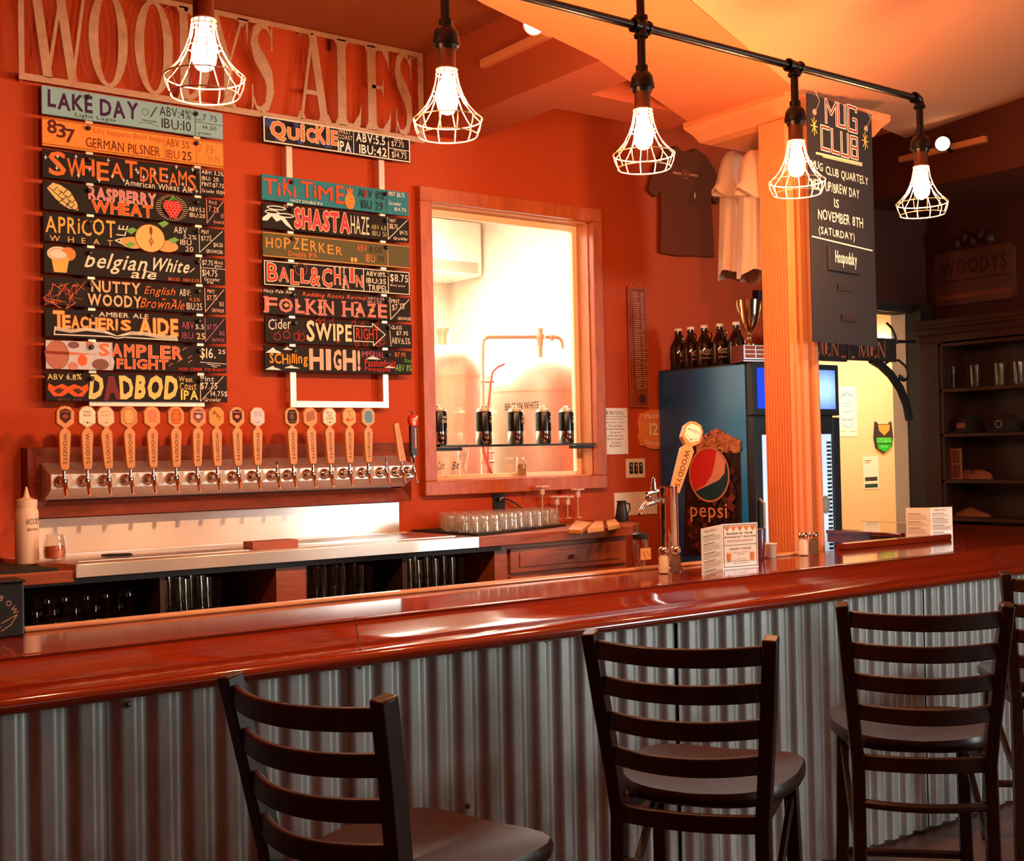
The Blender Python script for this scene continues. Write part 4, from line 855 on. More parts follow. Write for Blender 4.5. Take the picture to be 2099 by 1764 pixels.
for z0, z1 in ((.99, 1.10), (.70, .975)):
    d = MB().box((3.25, 4.422, z0), (3.95, 4.44, z1)); d.box((3.30, 4.416, z0+.025), (3.90, 4.423, z1-.02)); d = d.build('drawer', COUNTW, bc, smooth=0, bevel=.003)
    MB().lathe([(.006, 0), (.006, -.012), (.012, -.016), (.010, -.024)], 12, (3.6, 4.416, (z0+z1)/2), 'y').build('knob', BRONZE, d)
# glasses
def cup(name, r0, r1, h, mt, wall=.003, n=14, foot=.012):
    return MB().lathe([(r0*.98, 0), (r0, .002), (r1, h), (r1-wall, h), (r0-wall, foot), (.001, foot)], n, cap=False).build(name, mt, smooth=50)
g = MB().lathe([(.0265, 0), (.027, .003), (.0255, .02), (.0245, .055), (.0245, .072), (.0225, .078), (.012, .079), (.001, .077)], 12, cap=False)
g.lathe([(.0235, .003), (.022, .06), (.012, .066), (.001, .066)], 12, cap=False)
g0 = g.build('tasting_glass', GLASSB, smooth=60); tag(g0, 'small tasting glass upside down among the many on the black mat', 'glass', 'tasting glasses upside down on the black mat')
g0['kind'] = 'thing'
mt0, mt1 = onZ(992, 1100, KZ), onZ(1160, 1083, KZ)
mat_o = MB().prism([(3.075, 4.42), (3.765, 4.655), (3.82, 4.955), (3.06, 4.955)], 'z', KZ-.001, KZ+.008).build('bar_mat', RUBBER, smooth=0); tag(mat_o, 'black rubber mat under the crowd of upside-down tasting glasses', 'bar mat')
first = True; cnt = 0
for j in range(9):
    for i in range(15):
        x = 3.10+i*.0555+(.02 if j % 2 else 0); y = 4.455+j*.0555
        if y < 4.43+(x-3.075)*.335+.02 or x > 3.76+(y-4.655)*.14 or y > 4.93: continue
        if j > 5 and i < 2: continue
        if first: g0.location = (x, y, KZ+.008); first = False
        else:
            c = g0.copy(); COL.objects.link(c); c.location = (x, y, KZ+.008)
        cnt += 1
# mugs and glasses on the shelves below
mj = thing('jar_mug', 'glass jar mug upside down on the left under-counter shelf', 'mug', (0, 0, 0), 0, 'jar mugs on the left under-counter shelf')
MB().lathe([(.034, 0), (.034, .012), (.041, .026), (.042, .10), (.036, .124), (.020, .130), (.001, .130)], 18, cap=False).build('jar', GLASSD, mj, smooth=60)
MB().tube([(.04, 0, .035), (.066, 0, .04), (.070, 0, .07), (.062, 0, .095), (.041, 0, .098)], .006, 8).build('handle', GLASSD, mj)
tree = [(c, []) for c in kids(mj)]; SHZ = .94
MB().box((.26, 4.45, SHZ-.02), (1.63, 4.955, SHZ)).build('shelf_board', CABIN, bc, smooth=0)
MB().box((1.66, 4.45, SHZ-.02), (2.10, 4.955, SHZ)).build('shelf_board', CABIN, bc, smooth=0)
MB().box((2.24, 4.45, SHZ-.02), (3.16, 4.955, SHZ)).build('shelf_board', CABIN, bc, smooth=0)
for i, px in enumerate((88, 127, 168, 212, 255)):
    p = onY(px, 1240, 4.52); lc = (p.x, 4.52+.02*(i % 2), SHZ)
    if i == 0: mj.location = lc; mj.rotation_euler.z = 2.2
    else: dup(mj, lc, 2.2+.3*i, None, None, tree)
pg = cup('pint_glass', .030, .040, .132, GLASSD); tag(pg, 'clear pint glass in the cluster on the second under-counter shelf', 'glass', 'pint glasses on the second under-counter shelf'); pg['kind'] = 'thing'
ft = True
for grp, x0, nx, lb in (('pint glasses on the second under-counter shelf', 1.70, 3, None), ('pint glasses on the third under-counter shelf', 2.29, 4, 'clear pint glass in the dim cluster right of the wide wooden divider'), ('pint glasses on the fourth under-counter shelf', 2.755, 4, 'clear pint glass in the brightest cluster by the wooden drawers')):
    for j in range(3):
        for i in range(nx):
            lc = (x0+i*.088+(.01 if j % 2 else 0), 4.51+j*.086, SHZ)
            if ft: pg.location = lc; ft = False
            else:
                c = pg.copy(); COL.objects.link(c); c.location = lc
                if lb: c['label'] = lb
                c['group'] = grp
# small things on the counter
p = onZ(562, 1124, KZ)
bx = MB().box((-.10, -.045, 0), (.10, .045, .032)); o = bx.build('wooden_box', COUNTW, loc=(p.x, p.y+.03, KZ), smooth=0, bevel=.003); tag(o, 'small flat wooden box on the steel counter below the taps', 'box')
p = onZ(238, 1140, KZ); o = MB().tube([(-.05, .02, .006), (-.03, .012, .006), (.045, -.02, .006), (.055, -.024, .005)], [.004, .006, .006, .003], 8).build('marker_pen', BLACK, loc=(p.x, p.y, KZ)); tag(o, 'thin black pen lying on the steel counter at the left', 'pen')
o = MB().prism([(.22, 4.46), (1.27, 4.43), (1.15, 4.96), (.22, 4.96)], 'z', KZ-.021, KZ-.010).build('bar_mat', RUBBER, smooth=0); tag(o, 'black rubber mat under the squeeze bottle at the far left', 'bar mat')
p = onZ(8, 1144, KZ-.01); sq = thing('squeeze_bottle', 'white plastic squeeze bottle standing on the counter at the far left', 'bottle', (p.x, 4.72, KZ-.01))
PLW = mat('milky_plastic', (236, 206, 180), .5)
MB().lathe([(.040, 0), (.042, .004), (.042, .19), (.037, .205), (.036, .212)], 24).build('body', PLW, sq, smooth=40)
MB().lathe([(.038, .212), (.038, .236), (.024, .240), (.013, .245), (.006, .27), (.003, .285)], 20).build('cap', PLW, sq, smooth=40)
F = Flat(oncyl(.042, .5)); F.text('WOODY\'S', -.035, .142, .035, .166, (60, 44, 44), .0, arc=.15); F.text('BREWING CO', -.03, .122, .03, .132, (90, 66, 60), 0); F.line([(-.036, .138), (.036, .138)], .0015, (60, 44, 44)); F.ell(.028, .116, .004, .004, (60, 44, 44), 8); F.build('lettering', sq)
p = onZ(52, 1141, KZ-.01); cj = thing('candle_jar', 'small round glass jar glinting beside the squeeze bottle', 'jar', (p.x, 4.66, KZ-.01))
MB().lathe([(.030, 0), (.040, .015), (.044, .045), (.040, .08), (.034, .10), (.035, .105), (.032, .105), (.038, .08), (.041, .045), (.036, .018), (.001, .012)], 20, cap=False).build('glass', GLASS, cj, smooth=60)
MB().lathe([(.001, .013), (.035, .02), (.039, .045), (.036, .062), (.001, .062)], 16).build('wax', mat('amber_wax', (196, 96, 48), .5), cj)
# stands with flat discs on thin stems, rising from wooden serving boards
for nm, poly in (('serving_board', [(1164, 1088), (1192, 1089), (1214, 1073), (1180, 1069)]), ('serving_board', [(1204, 1087), (1238, 1083), (1236, 1070), (1219, 1070)]), ('serving_board', [(1247, 1082), (1271, 1077), (1262, 1066), (1243, 1069)])):
    pts = [onZ(x, y, KZ+.012) for x, y in poly]; pts = [(p.x, min(p.y, 4.97)) for p in pts]
    o = MB().prism(pts, 'z', KZ, KZ+.020).build(nm, HANDW, smooth=0, bevel=.003)
    i = len([q for q in bpy.data.objects if q.name.startswith('serving_board')])
    tag(o, ('pale wooden serving board right beside the tasting glasses', 'pale wooden serving board in the middle of the three flat boards', 'pale wooden serving board farthest from the tasting glasses')[i-1], 'serving board', 'serving boards on the back counter')
PINKW = mat('white_plastic_disc', (232, 196, 176), .5)
for px, pt, pb, lb in ((1111, 996, 1048, 'tallest white disc stand, left of the four by the outlet'), (1141, 1017, 1050, 'short white disc stand standing second of the four'), (1163, 1017, 1060, 'short white disc stand standing third of the four'), (1184, 1002, 1062, 'white disc stand nearest to the serving boards, right of the four')):
    c = onY(px, pt, 4.90); t = thing('disc_stand', lb, 'stand', (c.x, 4.90, KZ+.02), 0, 'white disc stands on the back counter'); h = c.z-KZ-.02
    MB().lathe([(.022, 0), (.022, .003), (.0022, .006), (.0022, h-.04)], 12).build('stem', ALU, t); MB().lathe([(.010, h-.044), (.013, h-.04), (.013, h-.008)], 16).build('cup', PINKW, t, smooth=40)
    b = MB().lathe([(.012, h-.008), (.031, h-.006), (.031, h), (.0, h)], 20, cap=False)
    for k in range(14): b.lathe([(.005, h-.004), (.005, h+.003)], 6, (.031*math.cos(2*PI*k/14), .031*math.sin(2*PI*k/14), 0))
    b.build('disc', PINKW, t, smooth=40)
# black pot behind them
p = onY(1280, 1074, 4.7); t = thing('black_pitcher', 'small black pitcher at the right end of the back counter', 'pitcher', (p.x, 4.72, KZ))
MB().lathe([(.034, 0), (.036, .004), (.026, .07), (.022, .095), (.026, .105), (.024, .105), (.001, .1)], 20, cap=False).build('body', BLACK, t, smooth=50)
MB().tube([(.024, 0, .09), (.055, 0, .088), (.058, 0, .06), (.033, 0, .02)], .005, 8).build('handle', BLACK, t)

# ================================================================== BREWERY WINDOW: SHELF, CANS, TANKS
a0, a1 = onY(887, 912, 5.02), onY(1206, 908, 5.02)
sh = thing('window_shelf', 'narrow dark glass shelf across the brewery window', 'shelf', (WX0, 4.97, 1.568))
MB().box((.01, -.03, 0), (1.0, .115, .010)).build('shelf_board', BLACK, sh, smooth=0)
for x0, x1 in ((.008, .16), (.86, 1.015)): MB().box((x0, .0, -.018), (x1, .03, -.002)).build('bracket', BLACKM, sh, smooth=0, bevel=.003)
CANB = mat('can_black', (18, 16, 16), .22, .3)
def can():
    t = thing('crowler_can', 'black and silver can at the left end of the window shelf', 'can', (0, 0, 0), 0, 'tall cans on the window shelf')
    MB().lathe([(.036, 0), (.0405, .006), (.0405, .066)], 24).build('base', CHROME, t, smooth=40)
    bd = MB().lathe([(.0407, .066), (.0407, .158), (.0385, .166)], 24).build('body', CANB, t, smooth=40)
    MB().lathe([(.0385, .166), (.032, .176), (.0325, .181), (.030, .182), (.016, .183), (.016, .196), (.006, .198)], 24).build('lid', ALU, t, smooth=40)
    F = Flat(oncyl(.0407)); F.text('THE', -.026, .130, -.004, .142, CRM, .02); F.text('CROWLER', -.030, .108, .030, .124, CRM, .02)
    F.poly([(-.01, .066), (.022, .066), (.016, .082), (.018, .094), (.006, .09), (0, .08)], (226, 216, 206)); F.build('lettering', bd); return t
c0 = can(); tree = [(c, kids(c)) for c in kids(c0)]
for i, (px, lb) in enumerate(((899, None), (991, 'black and silver can, second from the left on the window shelf'), (1056, 'black and silver can in the middle of the window shelf'), (1113, 'black and silver can, second from the right on the window shelf'), (1160, 'black and silver can at the right end of the window shelf'))):
    p = onY(px, 905, 5.0); rz = (.55, .95, .95, .95, .95)[i]
    if i == 0: c0.location = (p.x, 4.995, 1.578); c0.rotation_euler.z = rz
    else: dup(c0, (p.x, 4.995, 1.578), rz, lb, None, tree)
# things on the window sill
SLZ = WZ0+.006
for px, w, tx, lb in ((898, .052, 'Cider', 'clear glass container marked in black script at the left of the sill'), (928, .045, 'Be', 'clear glass container on the sill with a two-letter mark')):
    p = onY(px, 978, 5.05); t = thing('sample_jar', lb, 'jar', (p.x, 5.05, SLZ)); MB().box((-w/2-.01, -.03, 0), (w/2+.01, .03, .115)).build('glass', GLASSD, t, smooth=0, bevel=.004)
    F = Flat(onfront(-.031)); F.text(tx, -w*.42, .045, w*.42, .085, (50, 40, 34), 0, slope=.15, shear=.2); F.build('lettering', t)
p = onY(950, 978, 5.05); o = MB().lathe([(.026, 0), (.024, .01), (.016, .025), (.026, .1), (.032, .15), (.029, .17), (.027, .17), (.03, .15), (.024, .1), (.001, .03)], 18, cap=False).build('beer_glass', GLASS, loc=(p.x, 5.05, SLZ), smooth=60); tag(o, 'tall curved beer glass standing on the window sill', 'glass')
p = onY(1069, 975, 5.05); t = thing('hop_jar', 'small glass jar of golden grains on the window sill', 'jar', (p.x, 5.05, SLZ))
MB().lathe([(.026, 0), (.028, .004), (.028, .075), (.024, .085), (.024, .09)], 18).build('glass', GLASS, t, smooth=50); MB().lathe([(.025, .003), (.025, .06), (.02, .064)], 16).build('grain', mat('grain', (206, 140, 70), .8, bump=1, bscale=200, col2=(120, 74, 40), cscale=60), t); MB().lathe([(.026, .088), (.026, .1)], 18).build('lid', ALU, t)
# tanks
def tank(px, Y, r, ztop, label, dome=.22, writing=None):
    c = onY(px, 800, Y); t = thing('brewing_tank', label, 'tank', (c.x, Y, 0), 0, 'steel brewing tanks')
    prof = [(r, .35), (r, ztop)]; MB().lathe(prof, 48).build('shell', TANK, t, smooth=40)
    MB().lathe([(r+.004, ztop-.01), (r+.004, ztop+.02)]+[(r*math.cos(q)**.6, ztop+.02+dome*math.sin(q)) for q in [PI/2*k/8 for k in range(1, 8)]]+[(.02, ztop+.02+dome)], 48).build('dome', TANK, t, smooth=60)
    MB().lathe([(r+.008, .95), (r+.008, .97)], 48).build('band', TANK, t)
    for k in range(3): MB().tube([(r*.8*math.cos(2.1*k), r*.8*math.sin(2.1*k), 0), (r*.8*math.cos(2.1*k), r*.8*math.sin(2.1*k), .36)], .03, 10).build('leg', TANK, t)
    MB().lathe([(.06, ztop+dome), (.06, ztop+dome+.1), (.08, ztop+dome+.1), (.08, ztop+dome+.12)], 20).build('hatch', TANK, t)
    if writing:
        F = Flat(oncyl(r+.002, -1.02))
        for tx, x, z, w in writing: F.text(tx, x, z, x+w, z+.045, (70, 56, 44), 0, slope=.15)
        F.build('lettering', t)
    return t
tank(905, 6.15, .30, 2.0, 'steel brewing tank at the left of the brewery window', .17)
tank(1110, 6.35, .50, 1.93, 'wide steel brewing tank filling the right of the brewery window', .27, [('BELGIAN WHITE', -.06, 1.80, .22), ('BT2', -.0, 1.71, .07)])
PIPW = mat('pale_pipe', (240, 222, 194), .45, .2)
pp = thing('brewery_pipe', 'steel pipe rising between the brewing tanks and bending right', 'pipe', (0, 0, 0))
q = lambda x, y, Y=5.7: onY(x, y, Y)
_q = q(990, 985); MB().tube([(_q.x, _q.y, 0), _q, q(989, 710), q(991, 697), q(998, 691), q(1010, 690), q(1140, 690), q(1148, 693), q(1152, 702), q(1153, 715)], .012, 12).build('pipe', PIPW, pp)
b = MB(); c = q(1106, 690); b.lathe([(.024, -.05), (.024, .05)], 16, c); b.lathe([(.034, -.012), (.034, .012)], 16, c); b.lathe([(.018, -.12), (.018, -.05)], 16, c); b.lathe([(.022, -.015), (.022, .015)], 12, q(1130, 690), 'x'); b.build('valve', PIPW, pp)
for y_ in (782, 926, 946): b = MB().tube([q(985, y_), q(1012, y_)], .008, 8); b.build('clamp', TANK, pp)
HOSE = mat('red_hose', (206, 92, 50), .5)
def crv(pts, r):
    P = [q(*p, 5.62) for p in pts]; P[-1].z = .01; return MB().tube(P, r, 8)
o = crv([(1034, 746), (1020, 752), (1010, 762), (1006, 785), (1003, 815), (1000, 840), (1000, 960), (1000, 1400)], .006).build('red_hose', HOSE); tag(o, 'thin red hose curling down from the wide brewing tank', 'hose')
o = crv([(990, 915), (994, 935), (1000, 952), (1008, 970), (1012, 985), (1014, 1400)], .009).build('red_hose', HOSE); tag(o, 'red hose hanging beneath the window shelf', 'hose')
p = onY(880, 470, 7.6); t = thing('air_conditioner', 'white wall air conditioner high in the brewery', 'air conditioner', (p.x, 7.9, p.z-.30))
MB().box((-.5, -.2, 0), (.55, .28, .42)).build('body', mat('white_plastic', (244, 238, 226), .5), t, smooth=0, bevel=.02); MB().box((-.45, -.21, .02), (.5, -.2, .1)).build('vent', mat('grey_vent', (190, 170, 150), .6), t, smooth=0)
MB().tube([(.02, -.1, 0), (.02, -.1, -.35), (.0, -.1, -.42), (-.1, -.1, -.45)], .035, 10).build('drain_pipe', mat('white_plastic', (244, 238, 226)), t)

# ================================================================== THINGS ON THE BACK WALL
def wallbox(name, label, cat, pa, pb, Y=5.0, th=.004, m_=PAPER, **k):
    A, B = onY(*pa, Y), onY(*pb, Y); t = thing(name, label, cat, (min(A.x, B.x), Y-th, min(A.z, B.z)), **k); w, h = abs(A.x-B.x), abs(A.z-B.z)
    MB().box((0, 0, 0), (w, th-.0005, h)).build('panel', m_, t, smooth=0); return t, w, h
t, w, h = wallbox('warning_sign', 'white paper warning notice pinned right of the brewery window', 'notice', (1233, 836), (1287, 930))
F = Flat(onfront(0)); TXC = (110, 66, 44); x = .02
wd = [serif(c) for c in 'WARNING:']; tot = sum(q_[1] for q_ in wd)
for P, cw in wd:
    for pg_ in P: F.poly([(x+a/tot*(w-.04), h*.86+b_*h*.085) for a, b_ in pg_], (70, 40, 30)); F.k -= 1
    x += cw/tot*(w-.04)
F.line([(0.004, h*.82), (w-.004, h*.82)], .0022, (70, 40, 30))
for i, (s_, f_) in enumerate((('Drinking Distilled', .62), ('Spirits, Beer, Coolers,', .76), ('Wine and Other', .54), ('Alcoholic Beverages', .7), ('May Increase', .44), ('Cancer Risk, and,', .6), ('During Pregnancy,', .64), ('Can Cause', .36), ('Birth Defects', .46))): F.text(s_, w/2-w*f_/2, h*(.735-.072*i), w/2+w*f_/2, h*(.785-.072*i), TXC, 0)
for a in (.015, w-.015): F.ell(a, h-.012, .003, .003, (60, 40, 30), 8)
F.build('lettering', t)
t, w, h = wallbox('long_sign', 'tall narrow sign with rows of small writing hanging by a string', 'sign', (1283, 588), (1327, 835), m_=mat('sign_brown_acrylic', (140, 58, 30), .35), th=.014)
F = Flat(onfront(0)); F.line([(.004, .004), (w-.004, .004), (w-.004, h-.004), (.004, h-.004)], .002, (226, 130, 84), True); F.line([(.022, .004), (.022, h-.004)], .0016, (226, 130, 84))
R_ = random.Random(3)
for i in range(46):
    zz = h*.955-i*.0118
    F.line([(.034, zz), (.034+R_.uniform(.03, .052), zz)], .004, (206, 150, 110)); F.line([(.092, zz), (.092+R_.uniform(.012, .03), zz)], .004, (206, 150, 110))
F.ell(w/2+.01, h*.075, .024, .024, (70, 40, 30), 8); F.build('lettering', t)
MB().tube([(.02, .006, h), (w/2-.015, .008, h+.045), (w-.03, .006, h)], .0016, 6).build('string', HANDW, t)
# occupancy plaque
A, B = onY(1305, 840, 5), onY(1440, 918, 5); pw, ph = .27, A.z-B.z+.005
t = thing('occupancy_plaque', 'scalloped wooden occupancy plaque half hidden behind the drinks fridge', 'plaque', (A.x, 4.985, B.z-.002))
P = []
Q = [(0, 1), (.3, .985), (.52, .93), (.64, .84), (.70, .80), (.86, .82), (.90, .78), (.90, .64), (.96, .54), (1, .42), (.99, .26), (.95, .14), (.95, 0)]
for sx_, sz_, rv in ((1, 1, 0), (1, -1, 1), (-1, -1, 0), (-1, 1, 1)):
    for a, c in (Q[::-1] if rv else Q)[1 if (sx_, sz_) != (1, 1) else 0:]: P.append((pw/2+pw/2*a*sx_, ph/2+ph/2*c*sz_))
P.pop()
MB().prism(P, 'y', 0, .014).build('panel', mat('honey_plaque_wood', (226, 120, 56), .45, stretch=(1, 1, 8), col2=(240, 146, 76), cscale=4), t, smooth=0, bevel=.003)
F = Flat(onfront(0)); F.text('Maximum', .045, ph*.76, pw-.045, ph*.88, CRM, .0, arc=.3); F.text('127', pw*.3, ph*.36, pw*.72, ph*.66, CRM, .0); F.text('Occupancy', .04, ph*.12, pw-.04, ph*.26, CRM, 0, arc=-.3); F.build('lettering', t)
PLATE = mat('white_switch_plate', (240, 214, 186), .45)
t, w, h = wallbox('switch_plate', 'white wall plate with three dark sensor switches', 'switch plate', (1282, 940), (1321, 978), th=.006, m_=PLATE)
for i in range(3):
    b = MB().box((w*(.16+.26*i), -.003, h*.22), (w*(.34+.26*i), .001, h*.80)); s_ = b.build('switch', BLACK, t, smooth=0); F = Flat(onfront(-.003)); F.ell(w*(.25+.26*i), h*.66, .006, .007, (206, 180, 170), 12); F.rect(w*(.235+.26*i), h*.34, w*(.265+.26*i), h*.5, (200, 180, 170)); F.build('lens', s_)
t, w, h = wallbox('switch_plate', 'wide white wall plate with five toggle switches behind the chrome tap', 'switch plate', (1258, 1010), (1346, 1052), th=.006, m_=PLATE)
for i in range(5):
    MB().box((w*(.14+.175*i)-.004, -.004, h*.38), (w*(.14+.175*i)+.004, .001, h*.62)).build('toggle', PLATE, t, smooth=0)
t, w, h = wallbox('power_outlet', 'black wall outlet above the tasting glasses with a cord plugged in', 'outlet', (1009, 1011), (1034, 1044), th=.006, m_=BLACK)
MB().box((w*.3, -.02, h*.5), (w*.7, .001, h*.75)).build('plug', BLACK, t, smooth=0, bevel=.003); MB().tube([(w*.4, -.021, h*.55), (w*.4, -.021, h*.7), (w*.7, -.021, h*.74)], .002, 6).build('prong_cover', PLW, t)
MB().tube([tuple(onY(*q_)-t.location) for q_ in ((1032, 1022, 4.975), (1045, 1025, 4.97), (1060, 1034, 4.965), (1075, 1046, 4.96))], .004, 8).build('cord', BLACK, t)
# dark T-shirt pinned to the wall
c_ = onY(1405, 525, 4.99)
t = thing('hanging_tshirt', 'dark brown T-shirt hung flat on the back wall', 't-shirt', (c_.x, 4.995, c_.z))
P = [(-.215, 0), (-.08, -.008), (.08, .004), (.215, .008), (.205, .2), (.20, .36), (.25, .32), (.31, .36), (.24, .52), (.16, .60), (.08, .63), (.04, .605), (-.03, .60), (-.07, .625), (-.16, .59), (-.24, .50), (-.30, .345), (-.24, .31), (-.20, .35), (-.205, .18)]
bd = MB().prism(P, 'y', -.03, 0).build('body', SHIRTD, t, smooth=0, bevel=.008, seg=3)
F = Flat(onfront(-.0305)); lx, lz = onY(1405, 357, 4.965).x-c_.x, onY(1405, 357, 4.965).z-c_.z
F.ring(lx, lz, .024, .026, .003, (206, 116, 80), 20); F.text('W', lx-.013, lz-.012, lx+.013, lz+.012, (206, 116, 80), 0); F.rect(lx-.10, lz-.009, lx-.034, lz+.005, (206, 116, 80)); F.rect(lx+.034, lz-.004, lx+.10, lz+.008, (206, 116, 80)); F.ell(lx+.07, lz-.115, .006, .018, (240, 170, 120), 10); F.build('print', bd)
# pale T-shirts hung edge-on under the column capital
def sidetee(px, Y, w, h, label, turn, sd):
    c = onY(px, 312, Y); t = thing('hanging_tshirt', label, 't-shirt', (c.x, Y, c.z-h), turn, 'pale T-shirts hanging under the capital'); n = 64; R_ = random.Random(sd); ph = [R_.uniform(0, 6) for _ in range(4)]
    def ringp(z, sx, dp, amp):
        out = []
        for k in range(n):
            a = 2*PI*k/n; f = 1+amp*(.6*math.sin(5*a+ph[0]+1.5*z)+.5*math.sin(9*a+ph[1]-2*z)); out.append((w*sx*math.cos(a)*f, dp*math.sin(a)*f, h*z+.012*math.sin(3*a+ph[2])*(1-z)))
        return out
    R = [ringp(*q_) for q_ in ((0, .54, .19, .12), (.12, .52, .19, .12), (.3, .48, .185, .11), (.5, .44, .18, .10), (.68, .42, .175, .08), (.82, .40, .17, .06), (.91, .36, .15, .04), (.965, .25, .11, .02), (1, .10, .05, 0))]
    m_ = len(R); MB().add(sum(R, []), [(i*n+k, i*n+(k+1) % n, i*n+n+(k+1) % n, i*n+n+k) for i in range(m_-1) for k in range(n)]+[tuple((m_-1)*n+k for k in range(n))]).build('body', SHIRT, t, smooth=80)
    # sleeve falling in front, its cuff cut on a slant and open below
    R = []; nn = 40
    for (x, y, z, r, d) in ((.0, -.13, .955, .030, .022), (-.004, -.165, .90, .050, .030), (-.010, -.20, .80, .062, .040), (-.016, -.222, .68, .076, .046), (-.022, -.232, .585, .092, .054), (-.022, -.231, .565, .092, .054), (-.022, -.228, .59, .084, .046)):
        R.append([(x*w/.17+r*math.cos(2*PI*k/nn)*(1+.10*math.sin(4*2*PI*k/nn+ph[3])), y+d*math.sin(2*PI*k/nn)*(1+.12*math.sin(5*2*PI*k/nn+ph[1])), h*z-(.35*r*math.cos(2*PI*k/nn)+.012*math.sin(3*2*PI*k/nn) if z < .6 else 0)) for k in range(nn)])
    MB().add(sum(R, []), [(i*nn+k, i*nn+(k+1) % nn, i*nn+nn+(k+1) % nn, i*nn+nn+k) for i in range(len(R)-1) for k in range(nn)]).build('sleeve', SHIRT, t, smooth=80)
    MB().tube([(0, 0, h-.01), (0, .0, h+.03), (.012, 0, h+.045), (0, 0, 2.99-(c.z-h))], .003, 6).build('hanger', CHROME, t); return t
sidetee(1500, 4.36, .16, .645, 'pale T-shirt hanging nearest the brown wall under the capital', -.78, 3)
sidetee(1538, 3.98, .14, .60, 'pale T-shirt hanging right against the fluted column', -.70, 8)

# ================================================================== COLUMN, CAPITAL, HANGING CHALKBOARDS
FLX = 4.155; N_ = 9; ds = .15/N_; P = [(FLX, 3.70)]
for i in range(N_):                                            # fluted left face, fluted front face
    y1 = 3.70-i*ds; P += [(FLX, y1-.003), (FLX+.009, y1-ds*.28), (FLX+.009, y1-ds*.72), (FLX, y1-ds+.002)]
P.append((FLX, 3.55))
for x0_, x1_, d_ in ((.0, .012, 0), (.012, .04, .012), (.04, .05, 0), (.05, .085, .014), (.085, .12, 0)): P += [(FLX+x0_+.002, 3.55+d_), (FLX+x1_-.002, 3.55+d_)]
P += [(FLX+.12, 3.55), (FLX+.12, 3.70)]
struct(MB().prism(P, 'z', 0, 2.98).build('column', CREAM, smooth=0))
b = MB(); cx0, cy0 = 4.262, 3.535
for (o0, z0), (o1, z1) in zip(((.09, 2.985), (.055, 3.0), (.03, 3.04), (.005, 3.065), (0, 3.075)), ((.055, 3.0), (.03, 3.04), (.005, 3.065), (0, 3.075), (0, 3.10))):
    A = [(4.255+o0-.0, 3.535+o0), (5.0-o0, 3.535+o0), (5.0-o0, 4.17-o0), (4.255+o0, 4.17-o0)]; B = [(4.255+o1, 3.535+o1), (5.0-o1, 3.535+o1), (5.0-o1, 4.17-o1), (4.255+o1, 4.17-o1)]
    b.add([(*p, z0) for p in A]+[(*p, z1) for p in B], [(0, 1, 5, 4), (1, 2, 6, 5), (2, 3, 7, 6), (3, 0, 4, 7)]+([(3, 2, 1, 0)] if z0 < 2.99 else []))
b.v = [(x-.105, y, z) for x, y, z in b.v]
struct(b.build('column_capital', CREAM, smooth=0))
p_ = onY(1662, 600, 3.60); b = MB().tube([(p_.x+.012, 3.60, .9), (p_.x-.012, 3.60, 2.98)], .027, 18)
b.build('conduit_pipe', CREAM, smooth=50); o = bpy.data.objects['conduit_pipe']; tag(o, 'round painted conduit pipe running down beside the fluted column', 'pipe')
z1 = onY(1662, 632, 3.6).z; MB().lathe([(.031, -.012), (.031, .012)], 18, (p_.x, 3.60, z1)).build('clamp', CREAM, o)
